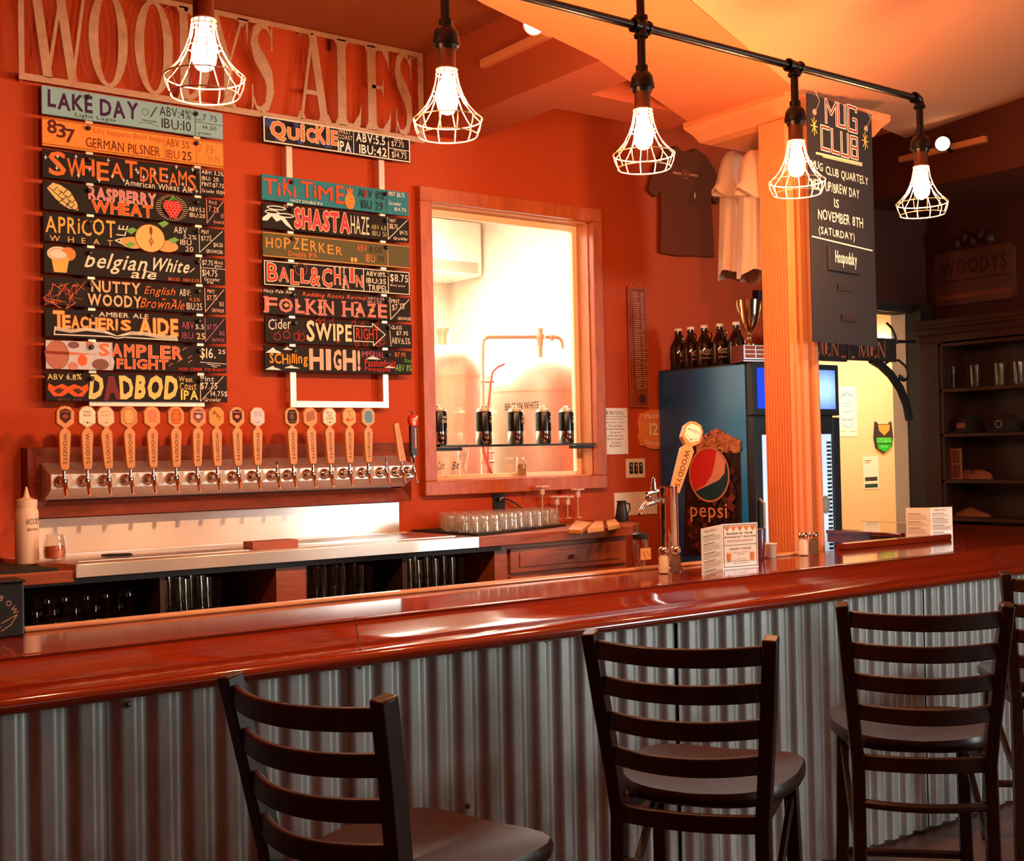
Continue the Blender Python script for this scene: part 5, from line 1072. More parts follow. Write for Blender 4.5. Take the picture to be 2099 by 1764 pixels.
def chalk():
    A, B, C_, D_ = onY(1655, 195, 3.455), onY(1805, 240, 3.455), onY(1820, 713, 3.455), onY(1675, 700, 3.455); w, h = .535, A.z-D_.z+.01
    t = thing('hanging_chalkboard', 'tall hanging chalkboard with block-letter title beside the fluted column', 'chalkboard', (A.x, 3.455, D_.z), 0); t.rotation_euler = (0, 0, math.radians(7))
    pn = MB().box((0, 0, 0), (w, .008, h)).build('panel', BOARDBK, t, smooth=0, bevel=.001)
    F = Flat(onfront(0), 5); R2 = (150, 38, 26)
    def bl(ch, x0, z0, x1, z1, c, wd):
        G = {'M': [(0, 0), (0, 1), (.5, .45), (1, 1), (1, 0)], 'U': [(0, 1), (0, 0), (1, 0), (1, 1)], 'G': [(1, .85), (1, 1), (0, 1), (0, 0), (1, 0), (1, .5), (.6, .5)], 'C': [(1, 1), (0, 1), (0, 0), (1, 0)], 'L': [(0, 1), (0, 0), (1, 0)]}
        pts = [(x0+a*(x1-x0), z0+b_*(z1-z0)) for a, b_ in G.get(ch, [(0, 0), (0, 1), (1, 1), (1, 0), (0, 0), (0, .5), (1, .5)])]; F.line(pts, wd, c)
    def tt(x, y):
        tp, bt = 195+.27*(x-1655), 700+.08*(x-1675); k = (y-195)/505; l, r_ = 1655+20*k, 1806+15*k
        return ((x-l)/(r_-l)*w, h*(bt-y)/(bt-tp))
    def slant(x, y, X, Y): (a, b_), (c, d) = tt(x, y), tt(X, Y); return a, b_, c, d
    for wrd in (((('M', 1698, 1721, 214, 254)), ('U', 1727, 1741, 219, 260), ('G', 1750, 1768, 224, 268)), (('C', 1688, 1704, 267, 308), ('L', 1712, 1726, 272, 314), ('U', 1734, 1748, 278, 320), ('B', 1757, 1770, 286, 324))):
        for ch, xa, xb, ya, yb in wrd:
            ax, az = tt(xa, yb); bx_, bz = tt(xb, yb-(yb-ya))
            for wd, c in ((.018, CRM), (.009, R2)): bl(ch, ax, az, bx_, bz, c, wd)
    F.line([tt(1675, 318), tt(1782, 338)], .010, (250, 200, 150)); F.line([tt(1690, 325), tt(1782, 342)], .006, (250, 190, 140))
    for s_, xa, xb, y0, y1 in (('MUG', 1664, 1690, 350, 332), ('CLUB QUARTELY', 1697, 1797, 365, 343), ('MEET UP/BREW DAY', 1664, 1775, 389, 367), ('IS', 1716, 1727, 428, 414), ('NOVEMBER 8TH', 1680, 1784, 453, 430), ('(SATURDAY)', 1682, 1764, 487, 466)):
        ax, az = tt(xa, y0); bx_, _ = tt(xb, y0); _, cz_ = tt(xa, y1-(3 if s_ == 'x' else 0)); F.text(s_, ax, az, bx_, max(cz_, az+.04), CRM, .012, jit=.6)
    F.line([tt(1667, 488), tt(1807, 516)], .006, CRM)
    for x, y in ((1669, 263), (1789, 291)):
        for k in range(4): a = PI*k/4; c = tt(x, y); F.line([(c[0]-.026*math.cos(a), c[1]-.04*math.sin(a)), (c[0]+.026*math.cos(a), c[1]+.04*math.sin(a))], .005, (250, 190, 90))
    for x, y, w_ in ((1728, 590, 30), (1737, 652, 32)): c = tt(x, y); F.line([c, (c[0]+w_/150*w, c[1])], .03, (44, 30, 26))
    F.build('lettering', t)
    c = tt(1703, 556); pl = MB().box((c[0], -.014, c[1]), (c[0]+.26, -.001, c[1]+.105)).build('name_plaque', BOARDBK, t, smooth=0, bevel=.002); F = Flat(onfront(-.014)); F.text('Hospodsky', c[0]+.045, c[1]+.02, c[0]+.225, c[1]+.092, CRM, .03); F.build('lettering', pl)
    b = MB()
    for x in (.05, w-.055): b.lathe([(.014, 0), (.014, -.004)], 12, (x, 0, h-.075), 'y'); b.tube([(x, -.005, h-.075), (x+.04, -.004, h-.02), (x+.02, .004, h+.02)], .0015, 6)
    b.build('hanging_ring', ALU, t); return t
chalk()

# ================================================================== DRINKS FRIDGE AND WHAT STANDS ON IT
GX0, GX1, GY0, GY1, GZ = 4.705, onY(1722, 900, 4.27).x, 4.27, 4.965, 1.975
fg = thing('drinks_fridge', 'tall drinks fridge with a blue soda poster on its side', 'fridge', (GX0, GY0, 0))
fw, fd = GX1-GX0, GY1-GY0
MB().box((0, .045, .08), (fw, fd, GZ)).build('cabinet', mat('fridge_black_side', (30, 24, 24), .5), fg, smooth=0, bevel=.006)
hd = MB().box((0, .0, 1.70), (fw, .045, GZ)).build('header', BLACK, fg, smooth=0, bevel=.004)
hl = bpy.data.materials.new('lit_blue_header'); hl.use_nodes = True; nt = hl.node_tree; bs = nt.nodes['Principled BSDF']
tc = nt.nodes.new('ShaderNodeTexCoord'); gr = nt.nodes.new('ShaderNodeTexGradient'); gr.gradient_type = 'SPHERICAL'; mp = nt.nodes.new('ShaderNodeMapping')
mp.inputs['Location'].default_value = (-.42, 0, -1.83); mp.inputs['Location'].default_value = (-2.35, 0, -11.04); mp.inputs['Scale'].default_value = (4.2, 0, 6.0)
nt.links.new(tc.outputs['Object'], mp.inputs[0]); nt.links.new(mp.outputs[0], gr.inputs[0]); cr = nt.nodes.new('ShaderNodeValToRGB')
cr.color_ramp.elements[0].color = (.0, .04, .75, 1); cr.color_ramp.elements[1].color = (.55, .9, 1, 1); cr.color_ramp.elements[0].position = .1; cr.color_ramp.elements[1].position = .8
nt.links.new(gr.outputs[0], cr.inputs[0]); nt.links.new(cr.outputs[0], bs.inputs['Emission Color']); bs.inputs['Emission Strength'].default_value = 1.1; bs.inputs['Base Color'].default_value = (0, .02, .2, 1)
MB().box((.03, -.004, 1.735), (fw-.035, .001, GZ-.03)).build('lit_sign', hl, hd, smooth=0)
dr = MB().box((0, 0, .12), (.06, .045, 1.69)).box((fw-.06, 0, .12), (fw, .045, 1.69)).box((.06, 0, .12), (fw-.06, .045, .2)).box((.06, 0, 1.60), (fw-.06, .045, 1.69)).build('door', BLACK, fg, smooth=0, bevel=.003)
MB().box((.06, .012, .2), (fw-.06, .03, 1.60)).build('glass_panel', mat('lit_fridge_interior', (206, 226, 246), .12, emit=.75, ecol=(.62, .82, 1.0), coat=1), dr, smooth=0)
b = MB()
for k in range(60): b.box((fw-.10, .006, .25+k*.022), (fw-.07, .012, .262+k*.022))
b.build('shelf_rack', mat('teal_black_slot', (30, 50, 56), .5), dr, smooth=0)
MB().tube([(.03, -.0, .85), (.03, -.03, .87), (.03, -.03, 1.25), (.03, -.0, 1.27)], .007, 8).build('door_handle', ALU, dr)
F = Flat(lambda x, z, l: (x, .006-l, z)); c_ = onY(1694, 1034, GY0); F.ell(c_.x-GX0, c_.z, .035, .05, (170, 168, 160), 24); F.ring(c_.x-GX0, c_.z, .026, .038, .004, (120, 118, 110), 20); F.build('sticker', dr)
# poster sheet on the left side
TEALP = mat('poster_blue_teal', (8, 84, 150), .25, spec=.6)
nt = TEALP.node_tree; tc = nt.nodes.new('ShaderNodeTexCoord'); sx = nt.nodes.new('ShaderNodeSeparateXYZ'); nt.links.new(tc.outputs['Object'], sx.inputs[0])
cr = nt.nodes.new('ShaderNodeValToRGB'); cr.color_ramp.elements[0].color = (*lin((16, 128, 196)), 1); cr.color_ramp.elements[1].color = (*lin((8, 66, 120)), 1); cr.color_ramp.elements[0].position = .05; cr.color_ramp.elements[1].position = .5   # teal to navy: part print, part sheen put into the colour
nt.links.new(sx.outputs['Y'], cr.inputs[0]); nt.links.new(cr.outputs[0], nt.nodes['Principled BSDF'].inputs['Base Color'])
po = MB().box((-.004, .05, .30), (.001, fd-.005, GZ-.01)).build('side_poster', TEALP, fg, smooth=0)
F = Flat(lambda y, z, l: (-.0045-l, fd-y, z), 9)                # y runs from the wall to the front edge
def yz(px, py): q_ = onX(px, py, GX0); return (fd-(q_.y-GY0), q_.z)
def ln(pts): return [yz(*p) for p in pts]
F.poly(ln([(1402, 1140), (1408, 905), (1440, 898), (1500, 905), (1519, 915), (1524, 1140)]), (44, 18, 16))
R_ = random.Random(5)
for k in range(620):                                            # foam head of the cola glass
    a, c = R_.uniform(0, 1), R_.random()**1.4; px, py = 1432+88*a, 925-c*(48-34*abs(a-.45)*1.5); q_ = yz(px, py); r = R_.uniform(.004, .010); F.ell(q_[0], q_[1], r*1.2, r, R_.choice([(206, 128, 82), (200, 118, 72), (214, 140, 92), (186, 104, 60), (190, 112, 70), (166, 90, 52)]), 14); F.k -= .9
for k in range(260): q_ = yz(R_.uniform(1416, 1512), R_.uniform(925, 1125)); r = R_.uniform(.006, .02); F.ell(q_[0], q_[1], r, r*1.2, R_.choice([(74, 28, 20), (60, 24, 20), (84, 34, 20), (110, 44, 24), (52, 20, 18), (46, 20, 18)]), 12); F.k -= .9
c_ = yz(1458.5, 972); e1 = yz(1500, 968); rx, rz = abs(e1[0]-c_[0]), abs(yz(1458, 917)[1]-yz(1458, 1028)[1])/2
F.ell(c_[0], c_[1], rx*1.02, rz*1.02, (206, 130, 92), 40); E_ = lambda a, s=.94: (c_[0]+rx*s*math.cos(a), c_[1]+rz*s*math.sin(a))
F.ell(c_[0], c_[1], rx*.95, rz*.95, (22, 58, 70), 40)
arcp = lambda a0, a1, n=16: [E_(a0+(a1-a0)*k/n) for k in range(n+1)]
up = [(c_[0]-rx*.72, c_[1]-rz*.60), (c_[0]-rx*.2, c_[1]-rz*.38), (c_[0]+rx*.12, c_[1]-rz*.05), (c_[0]+rx*.30, c_[1]+rz*.4), (c_[0]+rx*.40, c_[1]+rz*.84)]
lo = [(c_[0]-rx*.70, c_[1]-rz*.62), (c_[0]-rx*.1, c_[1]-rz*.42), (c_[0]+rx*.5, c_[1]-rz*.2), (c_[0]+rx*.78, c_[1]+rz*.06), (c_[0]+rx*.82, c_[1]+rz*.44)]
F.poly(arcp(math.radians(64), math.radians(221), 24)+up, (212, 40, 30)); 
for k in range(4): F.poly([up[k], up[k+1], lo[k+1], lo[k]], (232, 150, 120)); F.k -= 1
F.poly([up[4], lo[4]]+[E_(math.radians(a)) for a in (35, 45, 55, 63)], (232, 150, 120))
F.text('pepsi', yz(1421, 1060)[0], yz(1421, 1068)[1], yz(1496, 1060)[0], yz(1496, 1032)[1], (240, 150, 100), .005)
for pts, c in ((((1496, 1022), (1506, 1010), (1513, 1020), (1504, 1032)), (130, 44, 24)),): F.poly(ln(pts), c)
F.build('artwork', po)
def growler():
    t = thing('growler_bottle', 'dark growler bottle nearest the long narrow sign, on top of the fridge', 'bottle', (0, 0, 0), 0, 'dark growler bottles on top of the fridge')
    bd = MB().lathe([(.044, 0), (.048, .006), (.049, .10), (.046, .125), (.034, .15), (.021, .175), (.0175, .19), (.0175, .215)], 24).build('body', AMBER, t, smooth=50)
    MB().lathe([(.0205, .200), (.0205, .206), (.0175, .207)], 20).build('neck_ring', AMBER, t); MB().lathe([(.0195, .213), (.0195, .226), (.018, .229)], 20).build('cap', PAPER, t, smooth=40)
    F = Flat(oncyl(.0492)); F.text('WOODYS', -.038, .062, .038, .092, (206, 170, 140), .0, arc=.12); F.text('BREWING CO', -.034, .044, .034, .052, (190, 150, 120), 0); F.line([(-.038, .056), (.038, .056)], .002, (206, 170, 140)); F.line([(-.034, .038), (.034, .038)], .002, (206, 170, 140)); F.build('lettering', bd)
    MB().tube([(.018, 0, .195), (.038, 0, .19), (.042, 0, .17), (.034, 0, .15)], .004, 8).build('handle', AMBER, t); return t
g1 = growler(); tree = [(c, kids(c)) for c in kids(g1)]
for i, (px, y, lb) in enumerate(((1388, 4.86, None), (1417, 4.77, 'dark growler bottle second from the wall on the fridge'), (1445, 4.67, 'dark growler bottle third from the wall, its whole label facing out'), (1477, 4.575, 'dark growler bottle fourth from the wall on the fridge'), (1505, 4.475, 'dark growler bottle tucked behind the trophy base'))):
    p = onY(px, 745, y); x = max(p.x, GX0+.055)+(.02 if i == 4 else 0); rz = (.1, -.05, -.55, -.3, .2)[i]
    if i == 0: g1.location = (x, y, GZ); g1.rotation_euler.z = rz
    else: dup(g1, (x, y, GZ), rz, lb, None, tree)
p = onY(1533, 740, 4.33); t = thing('trophy', 'tall gleaming trophy cup on a red-brown base on top of the fridge', 'trophy', (p.x+.02, 4.335, GZ), math.radians(-12))
bs = MB().box((-.085, -.06, 0), (.085, .06, .012)).box((-.078, -.054, .012), (.078, .054, .09)).build('base', mat('trophy_base_wood', (98, 34, 20), .3, coat=.4), t, smooth=0, bevel=.003)
F = Flat(onfront(-.0542)); 
for i in range(2):
    for j in range(3): F.rect(-.066+.07*i, .022+.022*j, -.004+.07*i, .040+.022*j, (176, 90, 60))
F.build('plaques', bs)
MB().lathe([(.036, .09), (.036, .095), (.022, .103), (.012, .118), (.009, .135), (.014, .142), (.009, .149), (.010, .155), (.024, .172), (.042, .205), (.054, .25), (.060, .30), (.063, .325), (.060, .325), (.05, .25), (.001, .18)], 28).build('cup', GOLD, t, smooth=50)
for s in (-1, 1): MB().tube([(s*.056, 0, .31), (s*.072, 0, .325), (s*.074, 0, .29), (s*.055, 0, .24)], .004, 8).build('handle', GOLD, t)

# ================================================================== RESTROOM SIGN, HALL POSTERS
A, B = onY(1600, 735, 4.80), onY(1838, 735, 4.80); zt = onY(1838, 698, 4.80).z
rs = thing('restroom_sign', 'dark hanging sign with two serif words over the hallway opening', 'sign', (A.x, 4.80, A.z)); w = B.x-A.x; h = zt-A.z
pn = MB().box((0, 0, 0), (w*.555, .03, h)).box((w*.567, 0, .012), (w, .03, h+.012)).build('panel', mat('dark_sign_wood', (42, 26, 22), .5), rs, smooth=0, bevel=.003)
F = Flat(onfront(0))
def serifword(F, wd, x0, z0, x1, z1, c):
    G = [serif(q_) for q_ in wd]; tot = sum(q_[1] for q_ in G); x = x0
    for P, cw in G:
        for pg_ in P: F.poly([(x+a/tot*(x1-x0), z0+b_*(z1-z0)) for a, b_ in pg_], c); F.k -= 1
        x += cw/tot*(x1-x0)
    F.k += 1
SGN = (196, 110, 74)
serifword(F, 'WOMEN', w*.11, h*.2, w*.485, h*.86, SGN); serifword(F, 'MEN', w*.65, h*.22, w*.905, h*.95, SGN)
for x in (w*.51, w*.53, w*.595, w*.61): F.ell(x, h*.2, .008, .008, SGN, 8)
F.build('lettering', pn)
def P3(px, py, Y=4.82): q_ = onY(px, py, Y); return (q_.x-A.x, q_.y-4.80, q_.z-A.z)
MB().bar([P3(*p) for p in ((1785, 736), (1805, 748), (1826, 768), (1845, 796), (1858, 828), (1864, 860))], .03, .045, side=(0, 1, 0)).build('arch_bracket', BLACKM, rs, smooth=40)
MB().tube([P3(*p) for p in ((1797, 738), (1812, 746), (1826, 738), (1842, 738), (1856, 750), (1863, 765), (1860, 775), (1853, 779), (1846, 774), (1843, 768))], [.008, .008, .008, .008, .008, .008, .009, .012, .018, .006], 8).build('scroll', BLACKM, rs, smooth=60)
MB().tube([P3(*p) for p in ((1818, 662), (1828, 672), (1835, 688), (1838, 705))], .008, 8).build('scroll', BLACKM, rs, smooth=60)
MB().bar([P3(1830, 700), P3(1875, 700, 4.895)], .02, .02).build('hanger_arm', BLACKM, rs)
t, w, h = wallbox('beer_poster', 'pale blue oval beer poster on the cream hallway wall', 'poster', (1716, 791), (1757, 894), Y=6.5)
F = Flat(onfront(0)); F.ell(w*.48, h*.55, w*.46, h*.38, (150, 196, 224), 32); F.ell(w*.48, h*.55, w*.43, h*.36, (184, 216, 234), 32); F.text('LAKE DAY', w*.16, h*.76, w*.8, h*.83, (70, 90, 160), 0, arc=.8); F.text('Light Lager', w*.2, h*.31, w*.76, h*.36, (50, 70, 190), 0)
for z in (.68, .62, .5): F.line([(w*.2, h*z), (w*.4, h*(z-.03)), (w*.6, h*z), (w*.74, h*(z+.02))], .006, (140, 184, 214))
F.line([(w*.1, h*.1), (w*.35, h*.1)], .006, (210, 190, 170)); F.line([(w*.6, h*.1), (w*.9, h*.1)], .006, (210, 180, 160)); F.build('artwork', t)
t, w, h = wallbox('flyer', 'white flyer with a green strip taped low on the hallway wall', 'flyer', (1768, 936), (1801, 1001), Y=6.5)
F = Flat(onfront(0)); F.rect(w*.08, h*.04, w*.92, h*.16, (34, 70, 50)); F.rect(w*.1, h*.25, w*.9, h*.37, (60, 56, 46)); F.line([(w*.12, h*.88), (w*.55, h*.88)], .008, (190, 130, 110)); F.line([(w*.12, h*.82), (w*.4, h*.82)], .008, (190, 150, 130)); F.build('artwork', t)
A, B = onY(1789, 864, 6.5), onY(1828, 928, 6.5); t = thing('neon_badge', 'green and orange cup-shaped emblem on the hallway wall', 'emblem', (A.x, 6.48, B.z)); w = B.x-A.x; h = A.z-B.z
MB().prism([(w*.08, h), (w*.2, h*.92), (w*.8, h*.92), (w*.92, h), (w, h*.5), (w*.92, h*.2), (w*.5, 0), (w*.08, h*.2), (0, h*.5)], 'y', 0, .018).build('panel', mat('badge_black', (44, 34, 26), .6), t, smooth=0)
F = Flat(onfront(0)); F.poly([(w*.1, h*.5), (w*.9, h*.5), (w*.95, h*.4), (w*.85, h*.15), (w*.5, h*.03), (w*.15, h*.15), (w*.05, h*.4)], (40, 180, 50)); F.poly([(w*.18, h*.9), (w*.82, h*.9), (w*.78, h*.72), (w*.5, h*.56), (w*.22, h*.72)], (240, 160, 70)); F.text('STLBLK', w*.14, h*.34, w*.86, h*.48, (130, 240, 120), .02); F.line([(w*.1, h*.30), (w*.9, h*.30)], .012, (20, 110, 30)); F.text('BEER', w*.3, h*.16, w*.7, h*.25, (130, 240, 120), .0); F.build('artwork', t)
c_ = onY(1850, 690, 6.3); o = MB().box((-.12, -.03, -.05), (.12, .03, .02)).build('hall_wall_light', mat('lit_tube', (255, 244, 224), .4, emit=8, ecol=(1, .9, .7)), loc=(c_.x, 6.44, c_.z), bevel=.02, seg=3); tag(o, 'glowing white wall light up in the hallway', 'wall light')

# ================================================================== RIGHT-HAND HUTCH
HX = 7.0
def yy(px, py): return onX(px, py, HX)
hu = thing('shelf_hutch', 'dark wooden hutch with open shelves along the right wall', 'hutch', (HX, 2.4, 0)); HL = 4.87-2.4
MB().box((.0, -.0, 0), (.28, .03, 2.34)).build('side_panel', DARKW, hu, smooth=0, bevel=.004); MB().box((.0, HL-.16, 0), (.28, HL, 2.34)).build('side_panel', DARKW, hu, smooth=0, bevel=.004)
MB().box((.26, .03, 0), (.29, HL-.1, 2.30)).build('back_panel', mat('hutch_back', (46, 22, 15), .6), hu, smooth=0)
for z in (1.055, 1.30, 1.60, 1.892, 2.19): MB().box((.0, .03, z-.022), (.27, HL-.10, z)).build('shelf_board', DARKW, hu, smooth=0, bevel=.002)
b = MB()
for k, (x, z0, z1) in enumerate(((-.005, 2.20, 2.25), (-.02, 2.25, 2.29), (-.045, 2.29, 2.315), (-.06, 2.315, 2.345))): b.box((x, -.02, z0), (.28, HL+.01, z1))
b.build('cornice', DARKW, hu, smooth=0, bevel=.003)
MB().box((-.012, HL-.135, 0), (.0, HL-.02, 2.2)).build('pilaster', DARKW, hu, smooth=0, bevel=.004)
for i, px in enumerate((1951, 1999, 2050, 2089)):
    q_ = onX(px, 786, HX+.12); o = cup('display_glass', .034, .038, .15, GLASSD); o.location = (HX+.12, q_.y, 1.892); tag(o, ('etched glass at the left of the upper hutch shelf', 'etched glass second along the upper hutch shelf', 'etched glass third along the upper hutch shelf', 'etched glass at the right edge of the upper hutch shelf')[i], 'glass', 'glasses on the upper hutch shelf')
for i, px in enumerate((1985, 2062)):
    q_ = onX(px, 884, HX+.12); t = thing('baseball_cap', ('dark cap with a small tan patch on the middle hutch shelf', 'dark cap with a pale ring emblem on the middle hutch shelf')[i], 'cap', (HX+.13, q_.y, 1.602), 0)
    MB().lathe([(.085, 0), (.088, .03), (.08, .075), (.05, .105), (.0, .112)], 20, cap=False).build('crown', mat('black_cloth', (26, 20, 20), .95), t, smooth=60)
    MB().prism([(-.07, -.06), (-.12, -.07), (-.155, 0), (-.12, .07), (-.07, .06)], 'z', .002, .008).build('brim', mat('black_cloth', (26, 20, 20)), t, smooth=0)
    T = Matrix.Translation((-.088, 0, .045))@Matrix.Rotation(-PI/2, 4, 'Z'); F = Flat(lambda x, z, l: tuple(T@Vector((x, -.004-l, z))))
    F.rect(-.03, -.015, .03, .02, (130, 72, 44)) if i == 0 else F.ring(0, .005, .022, .022, .006, (150, 120, 100), 16); F.build('patch', t)
A, B = onX(1931, 908, HX+.05), onX(1969, 974, HX+.05); t = thing('framed_card', 'small framed card of four panels leaning on the lower hutch shelf', 'frame', (HX+.06, B.y, 1.302)); w = A.y-B.y; h = .20
MB().box((0, 0, 0), (.012, w, h)).build('frame', mat('card_tan', (150, 84, 54), .6), t, smooth=0)
F = Flat(lambda x, z, l: (-l, x, z)); 
for i in range(2):
    for j in range(2): F.rect(w*(.06+.47*i), h*(.05+.47*j), w*(.47+.47*i), h*(.48+.47*j), (98, 48, 32))
F.build('artwork', t)
CL = mat('tan_folded_cloth', (150, 84, 50), .95, bump=.8, bscale=60, col2=(120, 62, 36), cscale=12)
def cloth(px, py, zs, w, label):
    q_ = onX(px, py, HX+.14); b = MB(); n = 26; R_ = random.Random(px)
    ph = [R_.uniform(0, 6) for _ in range(4)]
    R = [[(w*.35*s*math.cos(2*PI*k/n)*(1+.1*math.sin(3*2*PI*k/n+ph[0])), w*s*math.sin(2*PI*k/n)*(1+.12*math.sin(4*2*PI*k/n+ph[1])), z*(1+.3*math.sin(2*2*PI*k/n+ph[2]))) for k in range(n)] for s, z in ((1, 0), (1.02, .012), (.9, .03), (.6, .042), (.2, .048))]
    b.add(sum(R, []), [(i*n+k, i*n+(k+1) % n, i*n+n+(k+1) % n, i*n+n+k) for i in range(4) for k in range(n)]+[tuple(range(n)), tuple(4*n+k for k in range(n))])
    o = b.build('folded_cloth', CL, loc=(HX+.14, q_.y, zs), smooth=70); tag(o, label, 'cloth')
cloth(1995, 975, 1.302, .13, 'crumpled tan cloth beside the small framed card'); cloth(1990, 1055, 1.057, .13, 'folded tan cloth on the lowest hutch shelf behind the menus')
A, B = onX(1917, 525, 7.28), onX(2082, 610, 7.28); t = thing('wooden_plaque', 'dim carved wooden plaque with hop ornament on the right wall above the hutch', 'plaque', (7.27, B.y, B.z)); w = A.y-B.y; h = .36
MB().prism([(0, .03), (.03, 0), (w-.03, 0), (w, .03), (w, h-.03), (w-.03, h), (.03, h), (0, h-.03)], 'x', 0, .028).build('panel', mat('plaque_wood', (96, 46, 28), .6, stretch=(1, 1, 14), col2=(70, 32, 20), cscale=5), t, smooth=0)
F = Flat(lambda x, z, l: (-l, w-x, z)); F.text('WOODYS', w*.08, h*.55, w*.92, h*.85, (60, 26, 18), .05); F.line([(w*.06, h*.45), (w*.94, h*.45)], .01, (60, 26, 18)); F.line([(w*.06, h*.16), (w*.94, h*.16)], .03, (120, 58, 34)); F.build('lettering', t)
b = MB()
for k in range(5): b.lathe([(.0, -.05), (.035, -.02), (.04, .01), (.02, .045), (.0, .055)], 10, (.01, w*(.3+.1*k), h+.05+.03*(k % 2)), cap=False)
b.build('hop_ornament', DARKW, t, smooth=60)

# ================================================================== TRACK LIGHTS AND TINY LIGHTS
TRK = mat('painted_track', (226, 142, 92), .5); LENS = mat('lit_lens', (255, 244, 226), .3, emit=14, ecol=(1, .8, .55))
def track(X, y0, y1, z, hy, hz, aim, label, lab2):
    o = MB().box((X-.035, y0, z-.018), (X, y1, z+.018)).build('light_track', TRK, smooth=0, bevel=.003); tag(o, label, 'track')
    t = thing('track_spotlight', lab2, 'spotlight', (X-.035, hy, hz)); d = Vector(aim).normalized(); q_ = d.to_track_quat('Z', 'Y').to_matrix().to_4x4(); c = Vector((-.09, -.0, .03))
    MB().tube([(0, 0, 0), (-.05, 0, .01), tuple(c)], .010, 8).build('arm', TRK if X < 4 else IRON, t)
    b = MB(); b.T = Matrix.Translation(c)@q_; b.lathe([(.022, -.08), (.036, -.06), (.042, 0), (.046, .045), (.046, .05), (.042, .05)], 20); hd = b.build('head', TRK if X < 4 else IRON, t, smooth=40)
    b = MB(); b.T = Matrix.Translation(c)@q_; b.lathe([(.0005, .046), (.042, .047), (.040, .051), (.0005, .056)], 20, cap=False); b.build('lens', LENS, hd, smooth=60); return t
_s = onX(1100, 58, 3.09)
track(3.2, 3.98, 4.46, 3.295, _s.y, _s.z-.02, (-.55, -.75, -.25), 'slim lamp track on the coffer face above the window', 'bright spotlight on the slim track above the brewery window')
pa, pb = onX(2025, 290, 6.45), onX(1848, 326, 6.45)
sp = onX(1958, 305, 6.45)
track(6.45, pa.y, pb.y, 3.30, sp.y, sp.z-.02, (-.85, -.55, -.15), 'slim lamp track on the right soffit behind the end lamp', 'round lit spotlight on the right soffit behind the end lamp')
t = thing('string_lights', 'tiny string lights in the dark corner behind the third lamp', 'string lights', (0, 0, 0))
pts = [onY(x, y, 4.993) for x, y in ((1350, 226), (1371, 238), (1385, 242), (1398, 246), (1412, 250))]
MB().tube(pts, .0015, 6).build('wire', BLACK, t)
b = MB()
for p in pts[1:]: b.lathe([(.0, -.006), (.006, 0), (.0, .006)], 8, p, cap=False)
b.build('bulbs', mat('tiny_bulb', (255, 220, 180), .4, emit=5, ecol=(1, .6, .35)), t)

# ================================================================== ON THE BAR
def shaker(label, px, py, Y, fill, rot=0):
    p = onY(px, py, Y); t = thing('glass_shaker', label, 'shaker', (p.x, Y, BZ), rot, 'glass shakers on the bar')
    MB().lathe([(.0195, 0), (.021, .003), (.021, .058), (.0165, .072), (.0165, .078)], 8).build('glass', GLASS, t, smooth=20)
    MB().lathe([(.018, .004), (.0185, .056), (.0145, .069)], 8).build('fill', mat(*fill), t, smooth=20)
    MB().lathe([(.0185, .076), (.0195, .079), (.0195, .088), (.016, .096), (.008, .100), (.001, .101)], 20).build('lid', CHROME, t, smooth=50); return t
SALT = ('salt', (250, 236, 216), .9); PEP = ('pepper', (116, 86, 70), .9, 0, .8, 200)
shaker('glass salt shaker in front of the chrome tap, the whiter of its pair', 1361, 1174, 3.33, SALT); shaker('glass pepper shaker in front of the chrome tap', 1386, 1172, 3.325, PEP)
shaker('glass salt shaker at the foot of the fluted column', 1647, 1131, 3.44, SALT); shaker('glass pepper shaker at the foot of the fluted column', 1668, 1129, 3.435, PEP)
o = MB().lathe([(.001, .0), (.055, 0), (.055, .004), (.05, .006), (.001, .006)], 24, cap=False)
# folded menu cards
def menu(label, corners, h, left, right):
    (ax, ay), (bx_, by_), (cx_, cy_) = corners; A = onZ(ax, ay, BZ); B = onZ(bx_, by_, BZ); C_ = onZ(cx_, cy_, BZ)
    t = thing('menu_stand', label, 'menu stand', (B.x, B.y, BZ))
    for nm, P, Q, fn in (('left_panel', A, B, left), ('right_panel', B, C_, right)):
        d = (Q-P); w = d.length; d.normalize(); nrm = Vector((d.y, -d.x, 0)); off = P-B
        mp = lambda x, z, l, off=off, d=d, nrm=nrm: tuple(off+d*x+nrm*(.001+l)+Vector((0, 0, z)))
        b = MB(); b.add([tuple(off+d*x+nrm*s+Vector((0, 0, z))) for s in (-.001, .001) for x, z in ((0, 0), (w, 0), (w, h), (0, h))], [(0, 1, 2, 3), (7, 6, 5, 4), (0, 4, 5, 1), (1, 5, 6, 2), (2, 6, 7, 3), (3, 7, 4, 0)])
        pn = b.build(nm, mat('menu_paper', (246, 226, 198), .35, coat=.5), t, smooth=0); F = Flat(mp, 4); fn(F, w, h); F.build('print', pn)
    return t
def rows(F, w, h, groups, head=None, c=(150, 100, 80)):
    R_ = random.Random(len(groups)); z = h*.93
    if head: F.text(head, w*.15, z-.008, w*.7, z+.002, (150, 70, 50), .0)
    z -= .02
    for g_ in groups:
        F.line([(w*.08, z), (w*.6, z)], .0028, (120, 70, 56)); z -= .007
        for k in range(g_): F.line([(w*.08, z), (w*R_.uniform(.75, .93), z)], .0014, c); z -= .0055
        z -= .006
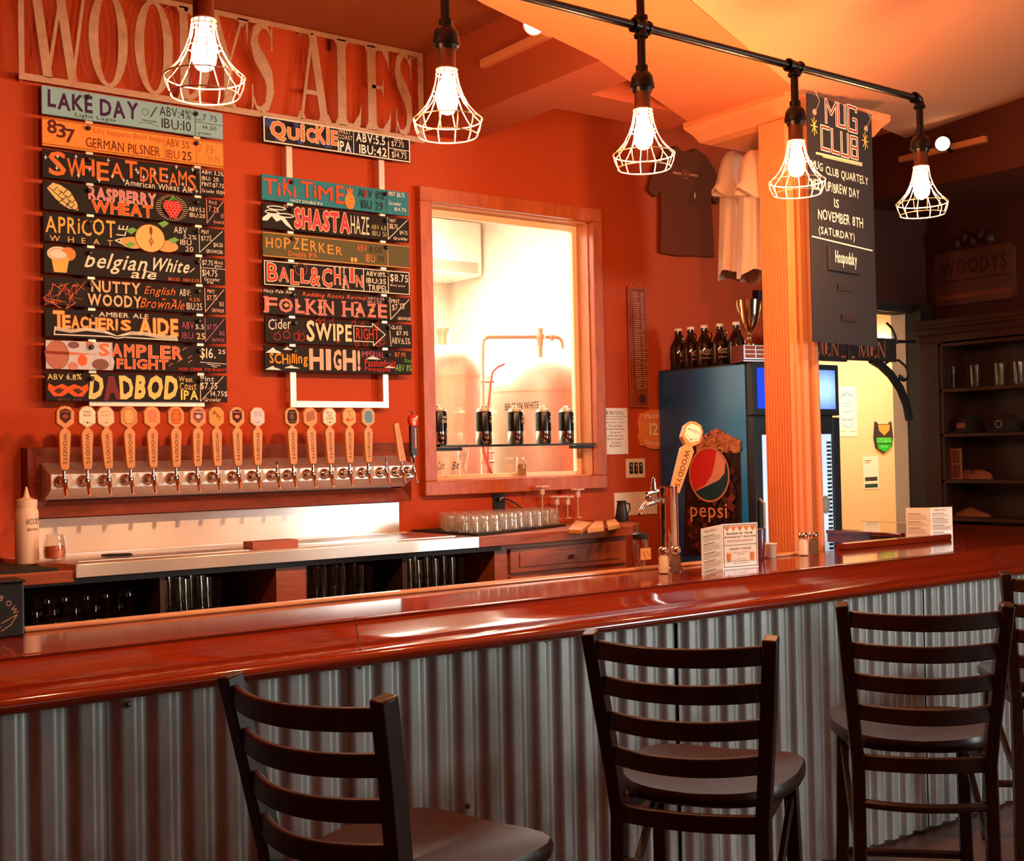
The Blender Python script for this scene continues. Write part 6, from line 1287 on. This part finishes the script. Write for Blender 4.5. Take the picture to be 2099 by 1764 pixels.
def m1r(F, w, h):
    F.line([(.006, .006), (w-.006, .006), (w-.006, h-.006), (.006, h-.006)], .0022, (40, 34, 34), True)
    n = 5
    for k in range(n): F.poly([(.008+k*(w-.016)/n, h-.010), (.008+(k+1)*(w-.016)/n, h-.010), (.008+(k+.5)*(w-.016)/n, h-.030)], (226, 120, 60) if k % 2 == 0 else (232, 140, 80))
    T = (70, 34, 26)
    F.text('RESERVE OUR', w*.12, h*.755, w*.86, h*.80, T, .03); F.text('BANQUET ROOM!', w*.06, h*.675, w*.94, h*.72, T, .03)
    for z in (.625, .60): F.line([(w*.12, h*z), (w*.86, h*z)], .002, (170, 110, 80))
    F.line([(.006, h*.52), (w-.006, h*.52)], .0022, (40, 34, 34)); F.text('HAPPY HOUR', w*.2, h*.41, w*.8, h*.455, T, .03); F.text('TUESDAY-FRIDAY', w*.27, h*.335, w*.73, h*.36, T, 0); F.text('3-5PM', w*.42, h*.295, w*.58, h*.318, T, 0)
    F.text('HALF OFF', w*.38, h*.19, w*.62, h*.212, T, 0); F.text('OUR REGULAR HOUSEMADE TOTS', w*.1, h*.145, w*.9, h*.167, T, .01); F.text('$2 OFF PINTS', w*.3, h*.09, w*.7, h*.115, T, .02)
    for x in (w*.17, w*.83): F.poly([(x-.006, h*.17+.0), (x+.006, h*.17), (x+.010, h*.36), (x-.010, h*.36)], (226, 130, 60)); F.rect(x-.010, h*.33, x+.010, h*.36, (250, 206, 150))
menu('folded menu card beside the chrome tap advertising a banquet room', ((1439, 1180), (1482, 1166), (1554, 1160)), .172, lambda F, w, h: rows(F, w, h, (3, 4, 3, 4, 2, 3), 'WOODYS'), m1r)
menu('folded menu card standing near the corner of the bar', ((1858, 1101), (1908, 1101), (1953, 1099)), .148, lambda F, w, h: rows(F, w, h, (5, 3, 5), None, (176, 120, 96)), lambda F, w, h: rows(F, w, h, (2, 4, 4, 3), 'GAME POOL', (140, 60, 40)))
# chrome draft tower
p = onY(1374, 1150, 3.44); tw = thing('draft_tower', 'chrome draft tower with a big wooden tap handle leaning over it', 'draft tower', (p.x, 3.44, BZ), 0)
zt = onY(1374, 996, 3.44).z-BZ
MB().lathe([(.052, 0), (.052, .006), (.0345, .012), (.0345, zt-.008), (.036, zt-.006), (.036, zt-.002), (.030, zt)], 36).build('column_tube', CHROME, tw, smooth=40)
def pt(px, py, Y=3.44): q_ = onY(px, py, Y); return Vector((q_.x-p.x, q_.y-3.44, q_.z-BZ))
b = MB(); c = pt(1352, 1028); b.tube([(0, 0, c.z+.004), tuple(pt(1352, 1026)), tuple(pt(1333, 1026))], .012, 12); b.lathe([(.017, -.004), (.017, .006)], 16, pt(1353, 1026), 'x'); b.lathe([(.014, -.006), (.014, .006)], 16, pt(1340, 1026), 'x')
b.tube([tuple(pt(1340, 1028)), tuple(pt(1326, 1032)), tuple(pt(1318, 1040)), tuple(pt(1311, 1054))], [.012, .011, .009, .008], 12); b.build('faucet', CHROME, tw, smooth=50)
b = MB()
c = pt(1329, 1018); b.lathe([(.009, -.012), (.013, -.004), (.013, .006), (.008, .012), (.006, .022)], 14, c); c = pt(1340, 1000); b.tube([tuple(pt(1326, 1012)), tuple(pt(1348, 1006))], .009, 10); b.lathe([(.012, -.01), (.013, 0), (.009, .012), (.011, .018), (.006, .028), (.007, .034), (.004, .042)], 14, c); b.build('lever', CHROME, tw, smooth=50)
lean = math.radians(24); T = Matrix.Translation(pt(1385, 998, 3.49))@Matrix.Rotation(lean, 4, 'Y')@Matrix.Scale(1.13, 4)
hT = T
b = MB(); b.T = T@Matrix.Rotation(math.radians(-25), 4, 'Z'); T2 = b.T
b.prism([(-.015, -.02), (.015, -.02), (.0175, .012), (.0235, .135), (.024, .142), (.012, .157), (.012, .163), (-.012, .163), (-.012, .157), (-.024, .142), (-.0235, .135), (-.0175, .012)], 'y', -.014, .014); h_ = b.build('handle', HANDW, tw, smooth=0, bevel=.0025)
b = MB(); b.T = T2; b.prism([(-.013, .156), (.013, .156), (.036, .178), (.036, .222), (.022, .242), (0, .247), (-.022, .242), (-.036, .222), (-.036, .178)], 'y', -.015, .015); hd = b.build('head', HANDW, tw, smooth=0, bevel=.003)
F = Flat(lambda x, z, l: tuple(T2@Vector((x, -.014-l, z)))); F.text('WOODYS', -.009, .0, .009, .138, (60, 34, 22), .005, rot=-1); F.build('lettering', h_)
F = Flat(lambda x, z, l: tuple(T2@Vector((x, -.015-l, z)))); F.poly([(-.028, .184), (0, .168), (.028, .184), (.028, .218), (.016, .234), (-.016, .234), (-.028, .218)], (248, 232, 206)); F.text('WOODYS', -.022, .207, .022, .217, BLK, .02); F.line([(-.022, .19), (0, .178), (.022, .19)], .0014, BLK); F.ell(0, .177, .003, .003, BLK, 8); F.build('badge', hd)
b = MB(); q0 = T@Vector((0, 0, -.01)); b.tube([(0, .02, zt-.05), (q0.x, q0.y, zt-.04), tuple(q0)], .008, 10); b.build('ferrule', CHROME, tw)
# steel tumbler, plastic cup, tall glass with a card
pq = onY(1561, 1140, 3.40); t = thing('steel_tumbler', 'blue-grey steel tumbler behind the banquet menu card', 'tumbler', (pq.x, 3.42, BZ)); MB().lathe([(.024, 0), (.027, .004), (.034, .13), (.032, .13), (.025, .008), (.001, .008)], 24, cap=False).build('body', mat('blue_steel', (170, 180, 206), .25, 1), t, smooth=50)
MB().lathe([(.0335, .128), (.035, .131), (.0335, .134)], 24).build('rim', CHROME, t)
pq = onY(1579, 1134, 3.47); t = thing('plastic_cup', 'small white plastic cup against the column base', 'cup', (pq.x, 3.47, BZ)); MB().lathe([(.020, 0), (.022, .003), (.026, .058), (.0275, .060), (.0245, .058), (.019, .004), (.001, .004)], 20, cap=False).build('body', PLW, t, smooth=50)
MB().lathe([(.027, .057), (.029, .059), (.027, .062)], 20).build('rim', PLW, t)
pq = onY(1314, 1160, 3.48); t = thing('beer_glass', 'tall beer glass holding a small pale card on the inner edge of the bar', 'glass', (pq.x, 3.48, BZ)); zt_ = .128
gl_ = MB().lathe([(.026, 0), (.026, .006), (.018, .016), (.021, .05), (.030, .09), (.030, .12), (.028, zt_), (.026, zt_), (.028, .09), (.019, .05), (.001, .02)], 20, cap=False).build('glass', GLASS, t, smooth=60)
MB().box((-.030, -.0335, .044), (.022, -.031, .088)).build('card', mat('pale_card', (240, 180, 130), .8), t, smooth=0); F = Flat(onfront(-.0335)); F.line([(-.02, .08), (-.005, .05)], .002, (120, 60, 40)); F.line([(0, .078), (.012, .056)], .0016, (160, 90, 60)); F.build('print', t)
MB().lathe([(.0285, .120), (.031, .122), (.031, .140), (.02, .146), (.001, .147)], 20).build('black_lid', BLACK, t, smooth=40)
# black bar caddy at the far left
A = onY(50, 1183, 3.40); t = thing('bar_caddy', 'black bar caddy with arched lettering at the left end of the bar', 'caddy', (A.x, 3.40, BZ))
bd = MB().box((-.30, 0, 0), (0, .10, .145)).build('body', BLACK, t, smooth=0, bevel=.006); MB().box((-.305, -.004, .145), (.004, .104, .152)).build('lid', BLACKM, t, smooth=0, bevel=.003)
F = Flat(onfront(0))
for i, ch in enumerate('STRONGBOW'):
    a = math.radians(150-15.2*i); cx_, cz_, r = -.105, .03, .082; u0, v0 = cx_+r*math.cos(a), cz_+r*math.sin(a); V, Fs = layout(ch, .02); w_ = max(v[0] for v in V); s_ = .020; R__ = a-PI/2
    F.raw([(u0+(x-w_/2)*s_*math.cos(R__)-y*s_*math.sin(R__), v0+(x-w_/2)*s_*math.sin(R__)+y*s_*math.cos(R__)) for x, y in V], Fs, (176, 140, 120)); F.k -= 1
F.line([(-.06, .04), (-.02, .06), (-.035, .035), (-.06, .02)], .003, (176, 130, 100)); F.line([(-.14, .02), (-.06, .03)], .003, (150, 110, 90)); F.build('lettering', bd)
